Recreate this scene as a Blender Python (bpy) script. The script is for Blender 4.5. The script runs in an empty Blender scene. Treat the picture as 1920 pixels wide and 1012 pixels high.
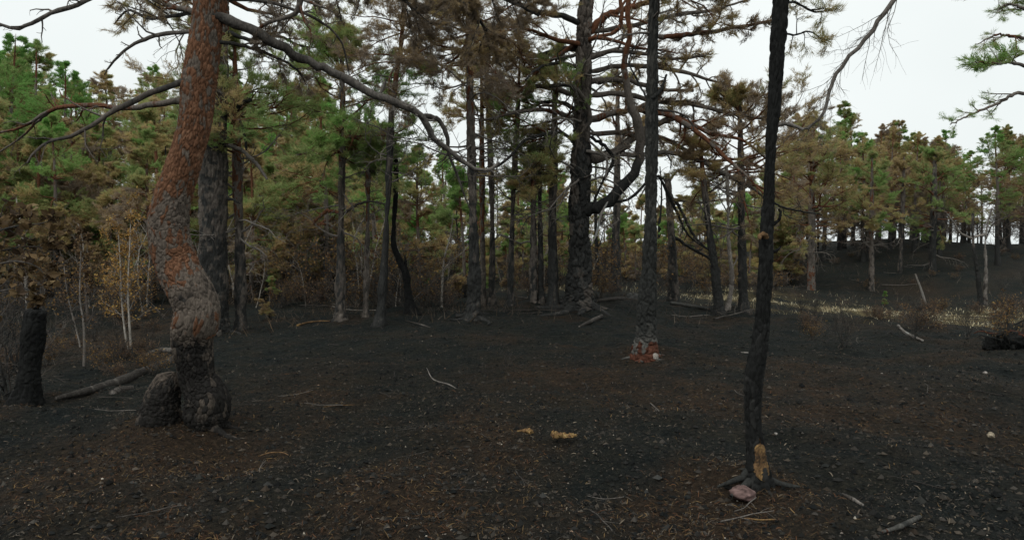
import bpy, math
import numpy as np
from mathutils import Vector

S = bpy.context.scene
# ---------------------------------------------------------------- camera
W0, H0, F0 = 1920.0, 1012.0, 1280.0
CAMZ = 1.8
PITCH = math.radians(-1.6)
cam = bpy.data.cameras.new('camera')
cam.sensor_width = 36.0
cam.lens = 36.0 * F0 / W0
cam.clip_start = 0.05
cam.clip_end = 3000
cam_o = bpy.data.objects.new('camera', cam)
cam_o.location = (0, 0, CAMZ)
cam_o.rotation_euler = (math.radians(90) + PITCH, 0, 0)
S.collection.objects.link(cam_o)
S.camera = cam_o
# ---------------------------------------------------------------- world: overcast sky
SUN_EL, SUN_AZ = math.radians(58), math.radians(215)
world = bpy.data.worlds.new('World')
S.world = world
world.use_nodes = True
nt = world.node_tree
nt.nodes.clear()
wo = nt.nodes.new('ShaderNodeOutputWorld')
wb = nt.nodes.new('ShaderNodeBackground')
sky = nt.nodes.new('ShaderNodeTexSky')
sky.sky_type = 'NISHITA'
sky.sun_disc = False
sky.sun_elevation = SUN_EL
sky.sun_rotation = SUN_AZ
sky.dust_density = 4.0
wb.inputs['Strength'].default_value = 0.1
wmix = nt.nodes.new('ShaderNodeMix'); wmix.data_type = 'RGBA'
tc = nt.nodes.new('ShaderNodeTexCoord')
wn = nt.nodes.new('ShaderNodeTexNoise'); wn.inputs['Scale'].default_value = 1.6; wn.inputs['Detail'].default_value = 4
wr = nt.nodes.new('ShaderNodeValToRGB')
wr.color_ramp.elements[0].position = 0.3; wr.color_ramp.elements[0].color = (7.5, 8.0, 7.95, 1)
wr.color_ramp.elements[1].position = 0.7; wr.color_ramp.elements[1].color = (8.8, 9.25, 9.15, 1)
nt.links.new(tc.outputs['Generated'], wn.inputs['Vector'])
nt.links.new(wn.outputs['Fac'], wr.inputs['Fac'])
wmix.inputs[0].default_value = 0.97      # the cloud deck hides nearly all of the blue sky
nt.links.new(sky.outputs[0], wmix.inputs[6])
nt.links.new(wr.outputs[0], wmix.inputs[7])
nt.links.new(wmix.outputs[2], wb.inputs['Color'])
nt.links.new(wb.outputs[0], wo.inputs[0])
sun = bpy.data.lights.new('sun', 'SUN')
sun.energy = 1.5
sun.angle = math.radians(60)
sun.color = (1.0, 0.97, 0.93)
sun_o = bpy.data.objects.new('sun', sun)
_d = Vector((math.sin(SUN_AZ) * math.cos(SUN_EL), math.cos(SUN_AZ) * math.cos(SUN_EL), math.sin(SUN_EL)))
sun_o.rotation_euler = _d.to_track_quat('Z', 'Y').to_euler()
sun_o.location = (0, -20, 40)
S.collection.objects.link(sun_o)
S.view_settings.view_transform = 'Standard'
S.view_settings.look = 'None'
S.view_settings.exposure = 0.15
S.view_settings.gamma = 1.0
S.view_settings.use_curve_mapping = False
S.cycles.max_bounces = 5
S.cycles.diffuse_bounces = 4
S.cycles.glossy_bounces = 2
S.cycles.transmission_bounces = 2

# ---------------------------------------------------------------- small maths
def rs(seed): return np.random.default_rng(seed)
def nrm(a): return a / np.maximum(np.linalg.norm(a, axis=-1, keepdims=True), 1e-9)
def hash3(i, j, k, s=0):
    h = (i * 374761393 + j * 668265263 + k * 2147483647 + s * 1274126177) & 0xffffffff
    h = ((h ^ (h >> 13)) * 1274126177) & 0xffffffff
    h = ((h ^ (h >> 16)) * 2246822519) & 0xffffffff
    return ((h ^ (h >> 15)) & 0xffffff) / float(0xffffff)
def vnoise(p, s=0):
    p = np.asarray(p, float); i = np.floor(p).astype(np.int64); f = p - i
    f = f * f * (3 - 2 * f); r = 0
    for a in (0, 1):
        for b in (0, 1):
            for c in (0, 1):
                w = (f[..., 0] if a else 1 - f[..., 0]) * (f[..., 1] if b else 1 - f[..., 1]) * (f[..., 2] if c else 1 - f[..., 2])
                r = r + w * hash3(i[..., 0] + a, i[..., 1] + b, i[..., 2] + c, s)
    return r * 2 - 1
def fbm(p, o=4, s=0):
    r = 0; a = 1.0; p = np.asarray(p, float)
    for k in range(o):
        r = r + a * vnoise(p * 2 ** k + 17.3 * k, s + k); a *= 0.5
    return r
def fbm2(x, y, sc, o=4, s=0):
    x = np.asarray(x, float)
    return fbm(np.stack([x * sc, np.asarray(y, float) * sc, np.zeros_like(x) + 3.7], -1), o, s)
def voronoi(p, s=0):
    i = np.floor(p).astype(np.int64)
    f1 = np.full(p.shape[:-1], 9.0); f2 = f1.copy(); cid = np.zeros_like(f1)
    for a in (-1, 0, 1):
        for b in (-1, 0, 1):
            for c in (-1, 0, 1):
                q = i + np.array([a, b, c])
                o = np.stack([hash3(q[..., 0], q[..., 1], q[..., 2], s + t) for t in (1, 2, 3)], -1)
                d = np.linalg.norm(q + o - p, axis=-1)
                cl = d < f1
                f2 = np.where(cl, f1, np.minimum(f2, d))
                cid = np.where(cl, hash3(q[..., 0], q[..., 1], q[..., 2], s + 9), cid)
                f1 = np.where(cl, d, f1)
    return f1, f2, cid
def sstep(a, b, x):
    t = np.clip((x - a) / (b - a), 0, 1); return t * t * (3 - 2 * t)

# camera-plan measurements turned into places in the wood
CP, SP = math.cos(PITCH), math.sin(PITCH)
def ray(px, py):
    x = (px - W0 / 2) / F0; z = -(py - H0 / 2) / F0
    return np.array([x, CP - z * SP, SP + z * CP])
def at(px, py, d):
    r = ray(px, py); return np.array([0, 0, CAMZ]) + r * (d / r[1])

# ---------------------------------------------------------------- terrain
ctl = []
for X in (-12, -6, 0, 6, 12):
    for Y in (-12, -5, 0, 4, 8, 12):
        z = 0.0
        if X <= -6: z = -0.05 * (1 if X == -6 else 3) * (1 + max(Y, 0) / 8)
        ctl.append((X, Y, z))
for px, py, d in [(1500, 602, 17.5), (1300, 600, 17.5), (1550, 590, 22), (1850, 622, 17), (1550, 563, 28), (1800, 582, 26), (1920, 575, 26),
                  (1600, 540, 34), (1750, 500, 38), (1800, 460, 46), (1920, 464, 44), (1500, 520, 38), (1500, 478, 46), (1650, 474, 44),
                  (1085, 575, 19.5), (1200, 572, 20), (1150, 548, 27), (1150, 535, 33), (1150, 490, 48), (980, 568, 21), (980, 545, 28), (980, 500, 44),
                  (880, 592, 17), (720, 603, 17), (640, 598, 17.5), (600, 565, 25), (600, 532, 31), (650, 492, 42), (800, 500, 42), (800, 540, 28),
                  (450, 618, 16.5), (240, 655, 14.5), (50, 655, 15.5), (100, 565, 27), (100, 522, 36), (100, 485, 48), (350, 560, 26), (350, 515, 36), (350, 478, 50),
                  (-300, 600, 24), (-300, 520, 36), (2300, 560, 28), (2300, 480, 50)]:
    ctl.append(tuple(at(px, py, d)))
for X, Y, Z in [(-90, -30, 0), (90, -30, 0), (0, -40, 0), (-80, 60, 2.6), (-40, 80, 2.7), (0, 80, 2.5), (40, 85, 2.4), (90, 70, 2.2), (-110, 20, .5), (110, 25, .5),
                (-150, 150, 3), (0, 150, 2.6), (150, 150, 2.4), (-150, -100, 0), (150, -100, 0)]:
    ctl.append((X, Y, Z))
ctl = np.array(ctl, float)
def _tp(r2): return 0.5 * r2 * np.log(r2 + 1e-9)
_n = len(ctl)
_A = np.zeros((_n + 3, _n + 3))
_dd = ((ctl[:, None, :2] - ctl[None, :, :2]) ** 2).sum(-1)
_A[:_n, :_n] = _tp(_dd) + np.eye(_n) * 3.0
_A[:_n, _n] = 1; _A[:_n, _n + 1:] = ctl[:, :2]; _A[_n, :_n] = 1; _A[_n + 1:, :_n] = ctl[:, :2].T
_w = np.linalg.solve(_A, np.concatenate([ctl[:, 2], [0, 0, 0]]))
mounds = []
def hbase(x, y):
    x = np.asarray(x, float); y = np.asarray(y, float)
    sh = x.shape; xf = np.clip(x.ravel(), -150, 150); yf = np.clip(y.ravel(), -100, 150); r = np.empty_like(xf)
    for a in range(0, len(xf), 20000):
        q = (xf[a:a + 20000, None] - ctl[None, :, 0]) ** 2 + (yf[a:a + 20000, None] - ctl[None, :, 1]) ** 2
        r[a:a + 20000] = _tp(q) @ _w[:_n] + _w[_n] + _w[_n + 1] * xf[a:a + 20000] + _w[_n + 2] * yf[a:a + 20000]
    r = r.reshape(sh)
    for mx, my, mr, mh in mounds:
        r = r + mh * np.exp(-((x - mx) ** 2 + (y - my) ** 2) / (mr * mr))
    return r
def hgt(x, y, fine=True):
    z = hbase(x, y) + 0.07 * fbm2(x, y, 0.45, 3, 5)
    far = sstep(22, 34, np.asarray(y, float))
    z = z + far * (0.35 * fbm2(x, y, 0.16, 2, 8) + .12 * fbm2(x, y, .8, 3, 9))
    if fine:
        z = z + 0.05 * fbm2(x, y, .8, 2, 10) + 0.055 * fbm2(x, y, 2.1, 3, 11) + 0.02 * np.abs(fbm2(x, y, 8.0, 2, 15)) - .012
    return z
def ground_at(px, py):
    r = ray(px, py); t = np.linspace(2.5, 75, 1500)
    P = np.array([0, 0, CAMZ]) + r * t[:, None]
    h = hgt(P[:, 0], P[:, 1], False); k = np.where(P[:, 2] < h)[0]
    k = k[0] if len(k) else len(t) - 1
    return np.array([P[k, 0], P[k, 1], h[k]])
def gz(x, y): return float(hgt(np.array([x]), np.array([y]), False)[0])

for px, py, r_, h_ in [(378, 812, .55, .06), (1208, 662, .6, .10), (1086, 572, 1.6, .28), (1398, 893, .32, .14), (885, 595, .8, .2), (770, 588, .8, .2), (715, 604, .6, .12), (640, 598, .6, .12), (1345, 585, .8, .18), (1000, 572, .9, .15), (960, 640, .9, .07), (620, 700, .8, .06), (1550, 700, .9, .07), (900, 760, .7, .05), (1775, 525, 1.6, .45), (1600, 602, .8, .12), (1500, 600, .7, .1), (300, 800, .5, .05)]:
    g = ground_at(px, py); mounds.append((g[0], g[1], r_, h_))

# patches of rusty fallen needles on the char (place, radius)
patches = []
for px, py, r_, s_ in [(230, 850, .75, 1), (330, 830, .6, 1), (150, 900, .5, .8), (270, 940, .5, .7), (1380, 900, .38, 1), (1340, 960, .5, .8), (1470, 920, .4, .8), (720, 960, .4, .9), (690, 900, .3, .7), (860, 960, .45, .8),
                       (1130, 715, 1.0, .75), (1300, 745, .9, .7), (930, 715, .8, .5), (840, 850, .5, .6), (1210, 668, .55, .9), (1800, 790, .9, .6), (1750, 770, .8, .4), (640, 570, .5, .9), (610, 580, .6, .5),
                       (900, 790, .7, .4), (560, 760, .8, .4), (620, 700, 1.2, .4), (1620, 700, .8, .4), (1480, 690, .6, .5), (1130, 1000, .5, .5), (150, 640, 1.5, .7), (250, 630, 1.4, .7), (80, 690, 1, .5),
                       (1320, 1005, .4, .8), (330, 1000, .4, .5), (500, 860, .4, .6), (1550, 780, .7, .35), (1890, 720, .8, .4)]:
    g = ground_at(px, py); patches.append((g[0], g[1], r_, s_))
def rust(x, y):
    m = 0.62 * sstep(0.05, 0.75, fbm2(x, y, 0.8, 4, 31)) + 0.2 * sstep(0, .8, fbm2(x, y, 3.0, 2, 33))
    for a, b, r_, s_ in patches:
        m = m + s_ * np.exp(-((x - a) ** 2 + ((y - b) / 1.5) ** 2) / (r_ * r_))
    m = m * (0.55 + 0.6 * sstep(-.5, .6, fbm2(x, y, 5.0, 3, 37)))
    return np.clip(m, 0, 1)
def grassm(x, y):       # strip of unburnt straw beyond the char
    x = np.asarray(x, float); y = np.asarray(y, float)
    c = np.interp(x, [-6, 0, 3, 7, 10, 14, 20, 26], [30, 29, 28.5, 26, 24.5, 22.0, 21.0, 21.5])
    w = np.interp(x, [-8, -4, 1, 5, 9, 14, 20], [0.01, 1.0, 2.6, 3.2, 4.2, 4.4, 4.0])
    m = np.exp(-((y - c) / w) ** 2) * (.15 * sstep(-6, 0, x) + .85 * sstep(6, 10.5, x))
    return np.clip(m * (0.75 + 1.2 * fbm2(x, y, 0.45, 4, 41)), 0, 1)

# ---------------------------------------------------------------- material helpers
def M(name):
    m = bpy.data.materials.new(name); m.use_nodes = True
    n = m.node_tree.nodes; b = n['Principled BSDF']
    b.inputs['Specular IOR Level'].default_value = 0.1
    return m, n, m.node_tree.links, b
def ramp(n, stops):
    r = n.new('ShaderNodeValToRGB'); e = r.color_ramp.elements
    while len(e) > 1: e.remove(e[-1])
    e[0].position = stops[0][0]; e[0].color = (*stops[0][1], 1)
    for p, c in stops[1:]:
        x = e.new(p); x.color = (*c, 1)
    return r
def noise(n, l, vec, sc, det=6, rough=.6, dist=0):
    t = n.new('ShaderNodeTexNoise'); t.inputs['Scale'].default_value = sc; t.inputs['Detail'].default_value = det
    t.inputs['Roughness'].default_value = rough; t.inputs['Distortion'].default_value = dist
    if vec is not None: l.new(vec, t.inputs['Vector'])
    return t.outputs['Fac']
def attr(n, name):
    a = n.new('ShaderNodeAttribute'); a.attribute_name = name; return a
def math_(n, l, op, a, b=None, clamp=False):
    m = n.new('ShaderNodeMath'); m.operation = op; m.use_clamp = clamp
    for i, v in enumerate((a, b)):
        if v is None: continue
        if isinstance(v, (int, float)): m.inputs[i].default_value = v
        else: l.new(v, m.inputs[i])
    return m.outputs[0]
def mixc(n, l, f, a, b, bt='MIX'):
    m = n.new('ShaderNodeMix'); m.data_type = 'RGBA'; m.blend_type = bt
    for i, v in ((0, f), (6, a), (7, b)):
        if isinstance(v, (int, float)): m.inputs[i].default_value = v
        elif isinstance(v, tuple): m.inputs[i].default_value = (*v, 1)
        else: l.new(v, m.inputs[i])
    return m.outputs[2]
def objco(n, scale=(1, 1, 1)):
    t = n.new('ShaderNodeTexCoord'); mp = n.new('ShaderNodeMapping'); mp.inputs['Scale'].default_value = scale
    n.id_data.links.new(t.outputs['Object'], mp.inputs['Vector']); return mp.outputs[0]
def bump(n, l, b, h, st, dist):
    u = n.new('ShaderNodeBump'); u.inputs['Strength'].default_value = st; u.inputs['Distance'].default_value = dist
    l.new(h, u.inputs['Height']); l.new(u.outputs[0], b.inputs['Normal'])

def mat_bark(name, fs=1.0, orange=(.15, .066, .036), grey=(.125, .108, .093), char=(.033, .0335, .032), cells=True, cw=.34, nb_=.55):
    m, n, l, b = M(name)
    v = objco(n, (1, 1, .35)); z = attr(n, 'zone').outputs['Fac']; cell = attr(n, 'cell').outputs['Fac']
    nz = noise(n, l, v, 6 * fs, 7, .65); nb = noise(n, l, v, 2.2 * fs, 4, .6); nf = noise(n, l, v, 34 * fs, 5, .7)
    zz = math_(n, l, 'ADD', z, math_(n, l, 'MULTIPLY', math_(n, l, 'SUBTRACT', nb, .5), nb_))
    zz = math_(n, l, 'ADD', zz, math_(n, l, 'MULTIPLY', math_(n, l, 'SUBTRACT', nz, .5), .5))
    zz = math_(n, l, 'ADD', zz, math_(n, l, 'MULTIPLY', math_(n, l, 'SUBTRACT', cell, .5), cw), True)
    c2 = tuple(x * .62 for x in orange); g2 = tuple(x * .6 for x in grey)
    r = ramp(n, [(0, tuple(x * .7 for x in char)), (.22, char), (.33, g2), (.52, grey), (.585, grey), (.625, c2), (.80, orange), (1, (orange[0] * 1.1, orange[1] * 1.35, orange[2] * 1.5))])
    l.new(zz, r.inputs[0])
    dk = ramp(n, [(.3, (.55, .55, .55)), (.5, (1, 1, 1)), (.72, (1.5, 1.5, 1.5))]); l.new(nf, dk.inputs[0])
    col = mixc(n, l, 1.0, r.outputs[0], dk.outputs[0], 'MULTIPLY')
    l.new(col, b.inputs['Base Color']); b.inputs['Roughness'].default_value = .85
    vo = n.new('ShaderNodeTexVoronoi'); vo.feature = 'DISTANCE_TO_EDGE'; vo.inputs['Scale'].default_value = 14 * fs
    l.new(v, vo.inputs['Vector'])
    h = math_(n, l, 'ADD', math_(n, l, 'MINIMUM', vo.outputs['Distance'], .25), math_(n, l, 'MULTIPLY', nf, .3))
    bump(n, l, b, h, .8, .03 / fs)
    return m
BARK = mat_bark('scots_pine_bark')
BARK_HERO = mat_bark('flaking_orange_bark', 1.6, (.145, .071, .040), (.105, .086, .070), (.020, .0185, .017), cw=.26, nb_=.95)
BARK_BLACK = mat_bark('charred_bark', 1.5, (.26, .14, .035), (.035, .035, .033), (.014, .0145, .014))
BARK_RED = mat_bark('charred_trunk_with_red_foot', 1.2, (.088, .036, .023), (.085, .083, .075), (.030, .031, .029), cw=.2)
DEADWOOD = mat_bark('weathered_dead_wood', 1.5, (.22, .20, .18), (.15, .135, .12), (.05, .045, .04))
BIRCH = mat_bark('birch_bark', 2, (.34, .31, .27), (.19, .17, .15), (.06, .05, .045))
RAWWOOD = mat_bark('splintered_raw_wood', 2, (.24, .15, .062), (.15, .09, .045), (.06, .04, .025))

def mat_needles():
    m, n, l, b = M('pine_needles')
    oi = n.new('ShaderNodeObjectInfo'); sp = n.new('ShaderNodeSeparateColor'); l.new(oi.outputs['Color'], sp.inputs[0])
    t = attr(n, 'tone').outputs['Fac']
    tt = math_(n, l, 'ADD', t, math_(n, l, 'SUBTRACT', sp.outputs[0], .5), True)
    nz = noise(n, l, objco(n), 1.1, 4, .6)
    tt = math_(n, l, 'ADD', tt, math_(n, l, 'MULTIPLY', math_(n, l, 'SUBTRACT', nz, .5), .5), True)
    r = ramp(n, [(0, (.26, .215, .17)), (.16, (.34, .255, .16)), (.30, (.45, .335, .155)), (.42, (.38, .34, .15)), (.52, (.30, .33, .135)), (.64, (.25, .32, .125)), (.85, (.215, .345, .10)), (1, (.18, .36, .095))])
    l.new(tt, r.inputs[0])
    g = mixc(n, l, 1.0, r.outputs[0], mixc(n, l, sp.outputs[1], (.25, .25, .25), (1.5, 1.5, 1.5)), 'MULTIPLY')
    l.new(g, b.inputs['Base Color']); b.inputs['Roughness'].default_value = .55
    tr = n.new('ShaderNodeBsdfTranslucent'); l.new(g, tr.inputs[0])
    mx = n.new('ShaderNodeMixShader'); mx.inputs[0].default_value = .45
    out = n['Material Output']; l.new(b.outputs[0], mx.inputs[1]); l.new(tr.outputs[0], mx.inputs[2]); l.new(mx.outputs[0], out.inputs[0])
    return m
NEEDLES = mat_needles()
def mat_vcol(name, rough=.8, translucent=0.0, fine=0.0):
    m, n, l, b = M(name); a = attr(n, 'col').outputs['Color']
    if fine:
        nz = noise(n, l, objco(n), fine, 5, .7); dk = ramp(n, [(.3, (.5, .5, .5)), (.7, (1.5, 1.5, 1.5))]); l.new(nz, dk.inputs[0])
        a = mixc(n, l, 1.0, a, dk.outputs[0], 'MULTIPLY'); bump(n, l, b, nz, .5, .01)
    l.new(a, b.inputs['Base Color']); b.inputs['Roughness'].default_value = rough
    if translucent:
        tr = n.new('ShaderNodeBsdfTranslucent'); l.new(a, tr.inputs[0]); mx = n.new('ShaderNodeMixShader'); mx.inputs[0].default_value = translucent
        out = n['Material Output']; l.new(b.outputs[0], mx.inputs[1]); l.new(tr.outputs[0], mx.inputs[2]); l.new(mx.outputs[0], out.inputs[0])
    return m
LITTER = mat_vcol('ground_litter')
GRASS = mat_vcol('dry_grass_blades', .7, .3)
LEAF = mat_vcol('dead_leaves', .6, .25)
STONE = mat_vcol('granite', .8, 0, 14)
def mat_ground():
    m, n, l, b = M('burnt_forest_floor')
    v = objco(n)
    ru = attr(n, 'rust').outputs['Fac']; gr = attr(n, 'grass').outputs['Fac']
    n1 = noise(n, l, v, 1.4, 8, .65); n2 = noise(n, l, v, 22, 8, .75, .6); n3 = noise(n, l, v, 90, 4, .7); n4 = noise(n, l, v, .5, 3, .5)
    r = ramp(n, [(.30, (.003, .0036, .0035)), (.44, (.008, .0092, .009)), (.57, (.0155, .0172, .016)), (.67, (.033, .034, .030)), (.78, (.085, .082, .07))]); l.new(n2, r.inputs[0])
    tint = ramp(n, [(.38, (.62, .84, .88)), (.62, (1.4, 1.3, 1.08))]); l.new(n1, tint.inputs[0])
    c = mixc(n, l, 1.0, r.outputs[0], tint.outputs[0], 'MULTIPLY')
    rr = ramp(n, [(.3, (.011, .008, .0055)), (.5, (.036, .023, .014)), (.7, (.085, .054, .032))]); l.new(n2, rr.inputs[0])
    f = math_(n, l, 'ADD', ru, math_(n, l, 'MULTIPLY', math_(n, l, 'SUBTRACT', n2, .5), .9), True)
    c = mixc(n, l, math_(n, l, 'MULTIPLY', f, .75), c, rr.outputs[0])
    gg = ramp(n, [(.3, (.05, .036, .018)), (.7, (.30, .24, .11))]); l.new(n2, gg.inputs[0])
    fg = math_(n, l, 'MULTIPLY', gr, math_(n, l, 'MULTIPLY', math_(n, l, 'SUBTRACT', n1, .38), 3.0, True), True)
    c = mixc(n, l, fg, c, gg.outputs[0])
    l.new(c, b.inputs['Base Color']); b.inputs['Roughness'].default_value = .9
    h = math_(n, l, 'ADD', n2, math_(n, l, 'MULTIPLY', n3, .35)); bump(n, l, b, h, 1.0, .05)
    return m
GROUND = mat_ground()

# ---------------------------------------------------------------- mesh helpers
def link(o, parent=None):
    S.collection.objects.link(o)
    if parent is not None: o.parent = parent
    return o
def mesh_np(name, V, faces, k, mat, attrs=None, smooth=True):
    """faces: (n,k) int array"""
    me = bpy.data.meshes.new(name)
    V = np.ascontiguousarray(V, np.float32); Fc = np.ascontiguousarray(faces, np.int32)
    me.vertices.add(len(V)); me.vertices.foreach_set('co', V.ravel())
    me.loops.add(Fc.size); me.loops.foreach_set('vertex_index', Fc.ravel())
    me.polygons.add(len(Fc)); me.polygons.foreach_set('loop_start', np.arange(0, Fc.size, k, dtype=np.int32))
    me.polygons.foreach_set('use_smooth', np.full(len(Fc), smooth))
    me.update(calc_edges=True)
    for nm, a in (attrs or {}).items():
        a = np.asarray(a, np.float32)
        if a.ndim == 1:
            at_ = me.attributes.new(nm, 'FLOAT', 'POINT'); at_.data.foreach_set('value', a)
        else:
            at_ = me.attributes.new(nm, 'FLOAT_COLOR', 'POINT')
            at_.data.foreach_set('color', np.concatenate([a, np.ones((len(a), 1), np.float32)], 1).ravel())
    me.materials.append(mat)
    return me
def obj(name, me, parent=None, **props):
    o = bpy.data.objects.new(name, me); link(o, parent)
    for k, v in props.items(): o[k] = v
    return o
def thing(name, loc, label, cat, group=None):
    o = bpy.data.objects.new(name, None); link(o); o.location = Vector([float(v) for v in loc]); o.empty_display_size = .2
    o['label'] = label; o['category'] = cat
    if group: o['group'] = group
    return o

class Wood:
    """collects tapered tubes, builds ONE mesh"""
    def __init__(s): s.b = {}
    def add(s, P, R, ns, zone):          # P (M,n,3) R (M,n) zone (M,n)
        P = np.asarray(P, float)
        if P.ndim == 2: P = P[None]
        R = np.broadcast_to(np.asarray(R, float), P.shape[:2]); zone = np.broadcast_to(np.asarray(zone, float), P.shape[:2])
        s.b.setdefault((P.shape[1], ns), []).append((P, R, zone)); return s
    def mesh(s, name, mat, origin=(0, 0, 0)):
        VV, FF, ZZ, CC = [], [], [], []; off = 0; rg = rs(3)
        for (n, ns), lst in s.b.items():
            P = np.concatenate([a[0] for a in lst]); R = np.concatenate([a[1] for a in lst]); Z = np.concatenate([a[2] for a in lst])
            Mn = len(P); T = np.gradient(P, axis=1); T = nrm(T)
            mean = nrm(P[:, -1] - P[:, 0]); ref = np.zeros((Mn, 3)); ref[np.arange(Mn), np.argmin(np.abs(mean), 1)] = 1
            A = nrm(np.cross(T, ref[:, None, :])); B = np.cross(T, A)
            th = np.arange(ns) / ns * 2 * np.pi
            V = P[:, :, None] + R[:, :, None, None] * (A[:, :, None] * np.cos(th)[None, None, :, None] + B[:, :, None] * np.sin(th)[None, None, :, None])
            idx = off + np.arange(Mn * n * ns).reshape(Mn, n, ns)
            a = idx[:, :-1]; b = idx[:, 1:]; a2 = np.roll(a, -1, 2); b2 = np.roll(b, -1, 2)
            FF.append(np.stack([a, a2, b2, b], -1).reshape(-1, 4)); VV.append(V.reshape(-1, 3)); off += Mn * n * ns
            ZZ.append(np.repeat(Z, ns, 1).ravel() if False else np.repeat(Z[:, :, None], ns, 2).ravel())
            CC.append(np.repeat(rg.random(Mn), n * ns) * .4 + .3)
        V = np.concatenate(VV) - np.asarray(origin, float)
        return mesh_np(name, V, np.concatenate(FF), 4, mat, {'zone': np.concatenate(ZZ), 'cell': np.concatenate(CC)})

def catmull(P, n):
    P = np.asarray(P, float); m = len(P)
    Q = np.concatenate([[2 * P[0] - P[1]], P, [2 * P[-1] - P[-2]]])
    t = np.linspace(0, m - 1 - 1e-6, n); i = t.astype(int); f = (t - i)[:, None]
    a, b, c, d = Q[i], Q[i + 1], Q[i + 2], Q[i + 3]
    return .5 * (2 * b + (c - a) * f + (2 * a - 5 * b + 4 * c - d) * f ** 2 + (3 * b - a - 3 * c + d) * f ** 3)
def fan(rng, P0, D0, L, n, wig, up):
    Mn = len(P0); P = np.zeros((Mn, n, 3)); P[:, 0] = P0; D = D0.copy()
    bend = rng.normal(size=(Mn, 3)) * wig * .4
    for k in range(n - 1):
        D = nrm(D + bend + rng.normal(size=(Mn, 3)) * wig + np.array([0, 0, 1.0]) * np.reshape(up, (-1, 1)))
        P[:, k + 1] = P[:, k] + D * (L / (n - 1))[:, None]
    return P
def kids(rng, P, R, L, per, t0, ratio, flat=.45, ang=(.55, 1.0), rr=.55):
    Mn, n = P.shape[:2]
    t = t0 + (1 - t0) * (np.arange(per)[None] + rng.random((Mn, per))) / per; t = np.clip(t, 0, .985)
    f = t * (n - 1); i = f.astype(int); f = f - i; m = np.arange(Mn)[:, None]
    p = P[m, i] * (1 - f[..., None]) + P[m, i + 1] * f[..., None]; T = nrm(P[m, i + 1] - P[m, i])
    r = R[m, i] * (1 - f) + R[m, i + 1] * f
    s = rng.normal(size=(Mn, per, 3)); s[..., 2] *= flat; s = s - (s * T).sum(-1, keepdims=True) * T; s = nrm(s)
    a = rng.uniform(ang[0], ang[1], (Mn, per))[..., None]
    D = T * np.cos(a) + s * np.sin(a)
    l = L[:, None] * ratio * (1.2 - .75 * t) * rng.uniform(.45, 1.4, (Mn, per))
    return p.reshape(-1, 3), D.reshape(-1, 3), l.ravel(), (r * rr).ravel(), np.repeat(np.arange(Mn), per)
def taper(r0, n, end=.25): return np.asarray(r0)[:, None] * (1 - (1 - end) * np.linspace(0, 1, n) ** .8)[None]

def needles(rng, P, D, tone, K=9, ln=.12, wd=.016, spread=.42):
    Mn = len(P)
    d = nrm(D[:, None] + rng.normal(size=(Mn, K, 3)) * spread)
    s = nrm(np.cross(d, rng.normal(size=(Mn, K, 3))))
    base = P[:, None] + D[:, None] * (rng.uniform(-.6, .6, (Mn, K, 1)) * ln) + rng.normal(size=(Mn, K, 3)) * ln * .10
    L = ln * rng.uniform(.7, 1.25, (Mn, K, 1))
    V = np.stack([base - s * wd * .5, base + s * wd * .5, base + d * L], 2).reshape(-1, 3)
    return V, np.repeat(tone, K * 3)
def needle_mesh(name, V, T):
    return mesh_np(name, V, np.arange(len(V)).reshape(-1, 3), 3, NEEDLES, {'tone': T}, False)

def spray(rng, P, R, L, leafy, lv=(5, 4), rat=(.45, .4), tufts=5, K=9, ln=.12, wd=.016, up=.12, zone=.5, tonev=None, t0=.25, wig=.16, flat=.45, minr=.003, mid=(5, 4), ang=(.55, 1.0), rr=.55):
    """grow side shoots on the branches P (M,n,3); returns (level woods with owner index, needle soup)"""
    Mn = len(P); own = np.arange(Mn)
    tonev = rng.uniform(0, 1, Mn) if tonev is None else tonev
    outs = []
    p, D, l, r, o = kids(rng, P, R, L, lv[0], t0, rat[0], flat, ang, rr); own1 = own[o]
    p1 = fan(rng, p, D, l, mid[0], wig, up); r1 = taper(np.maximum(r, minr * 1.5), mid[0], .4); outs.append((p1, r1, own1))
    p, D, l2, r, o = kids(rng, p1, r1, l, lv[1], .25, rat[1], flat); own2 = own1[o]
    p2 = fan(rng, p, D, l2, mid[1], wig, up * 1.2); r2 = taper(np.maximum(r, minr), mid[1], .5); outs.append((p2, r2, own2))
    V = T = None
    if leafy.any():
        tw = [(p1, own1, .55), (p2, own2, .2)]; PP, DD, TT = [], [], []
        for q, ow, tt0 in tw:
            sel = leafy[ow]; q = q[sel]; ow = ow[sel]
            if not len(q): continue
            nt_ = tufts; n = q.shape[1]
            t = (tt0 + (1 - tt0) * (np.arange(nt_)[None] + rng.random((len(q), nt_))) / nt_) * (n - 1) * .999
            i = t.astype(int); f = (t - i)[..., None]; m = np.arange(len(q))[:, None]
            pos = q[m, i] * (1 - f) + q[m, i + 1] * f; T_ = nrm(q[m, i + 1] - q[m, i]) + np.array([0, 0, .22])
            PP.append(pos.reshape(-1, 3) + rng.normal(size=(len(q) * nt_, 3)) * np.array([.35, .35, .15]) * ln); DD.append(nrm(T_).reshape(-1, 3)); TT.append((np.repeat(tonev[ow] + rng.normal(size=len(ow)) * .06, nt_) + rng.normal(size=len(q) * nt_) * .05))
        V, T = needles(rng, np.concatenate(PP), np.concatenate(DD), np.concatenate(TT), K, ln, wd)
    return outs, V, T

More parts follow.
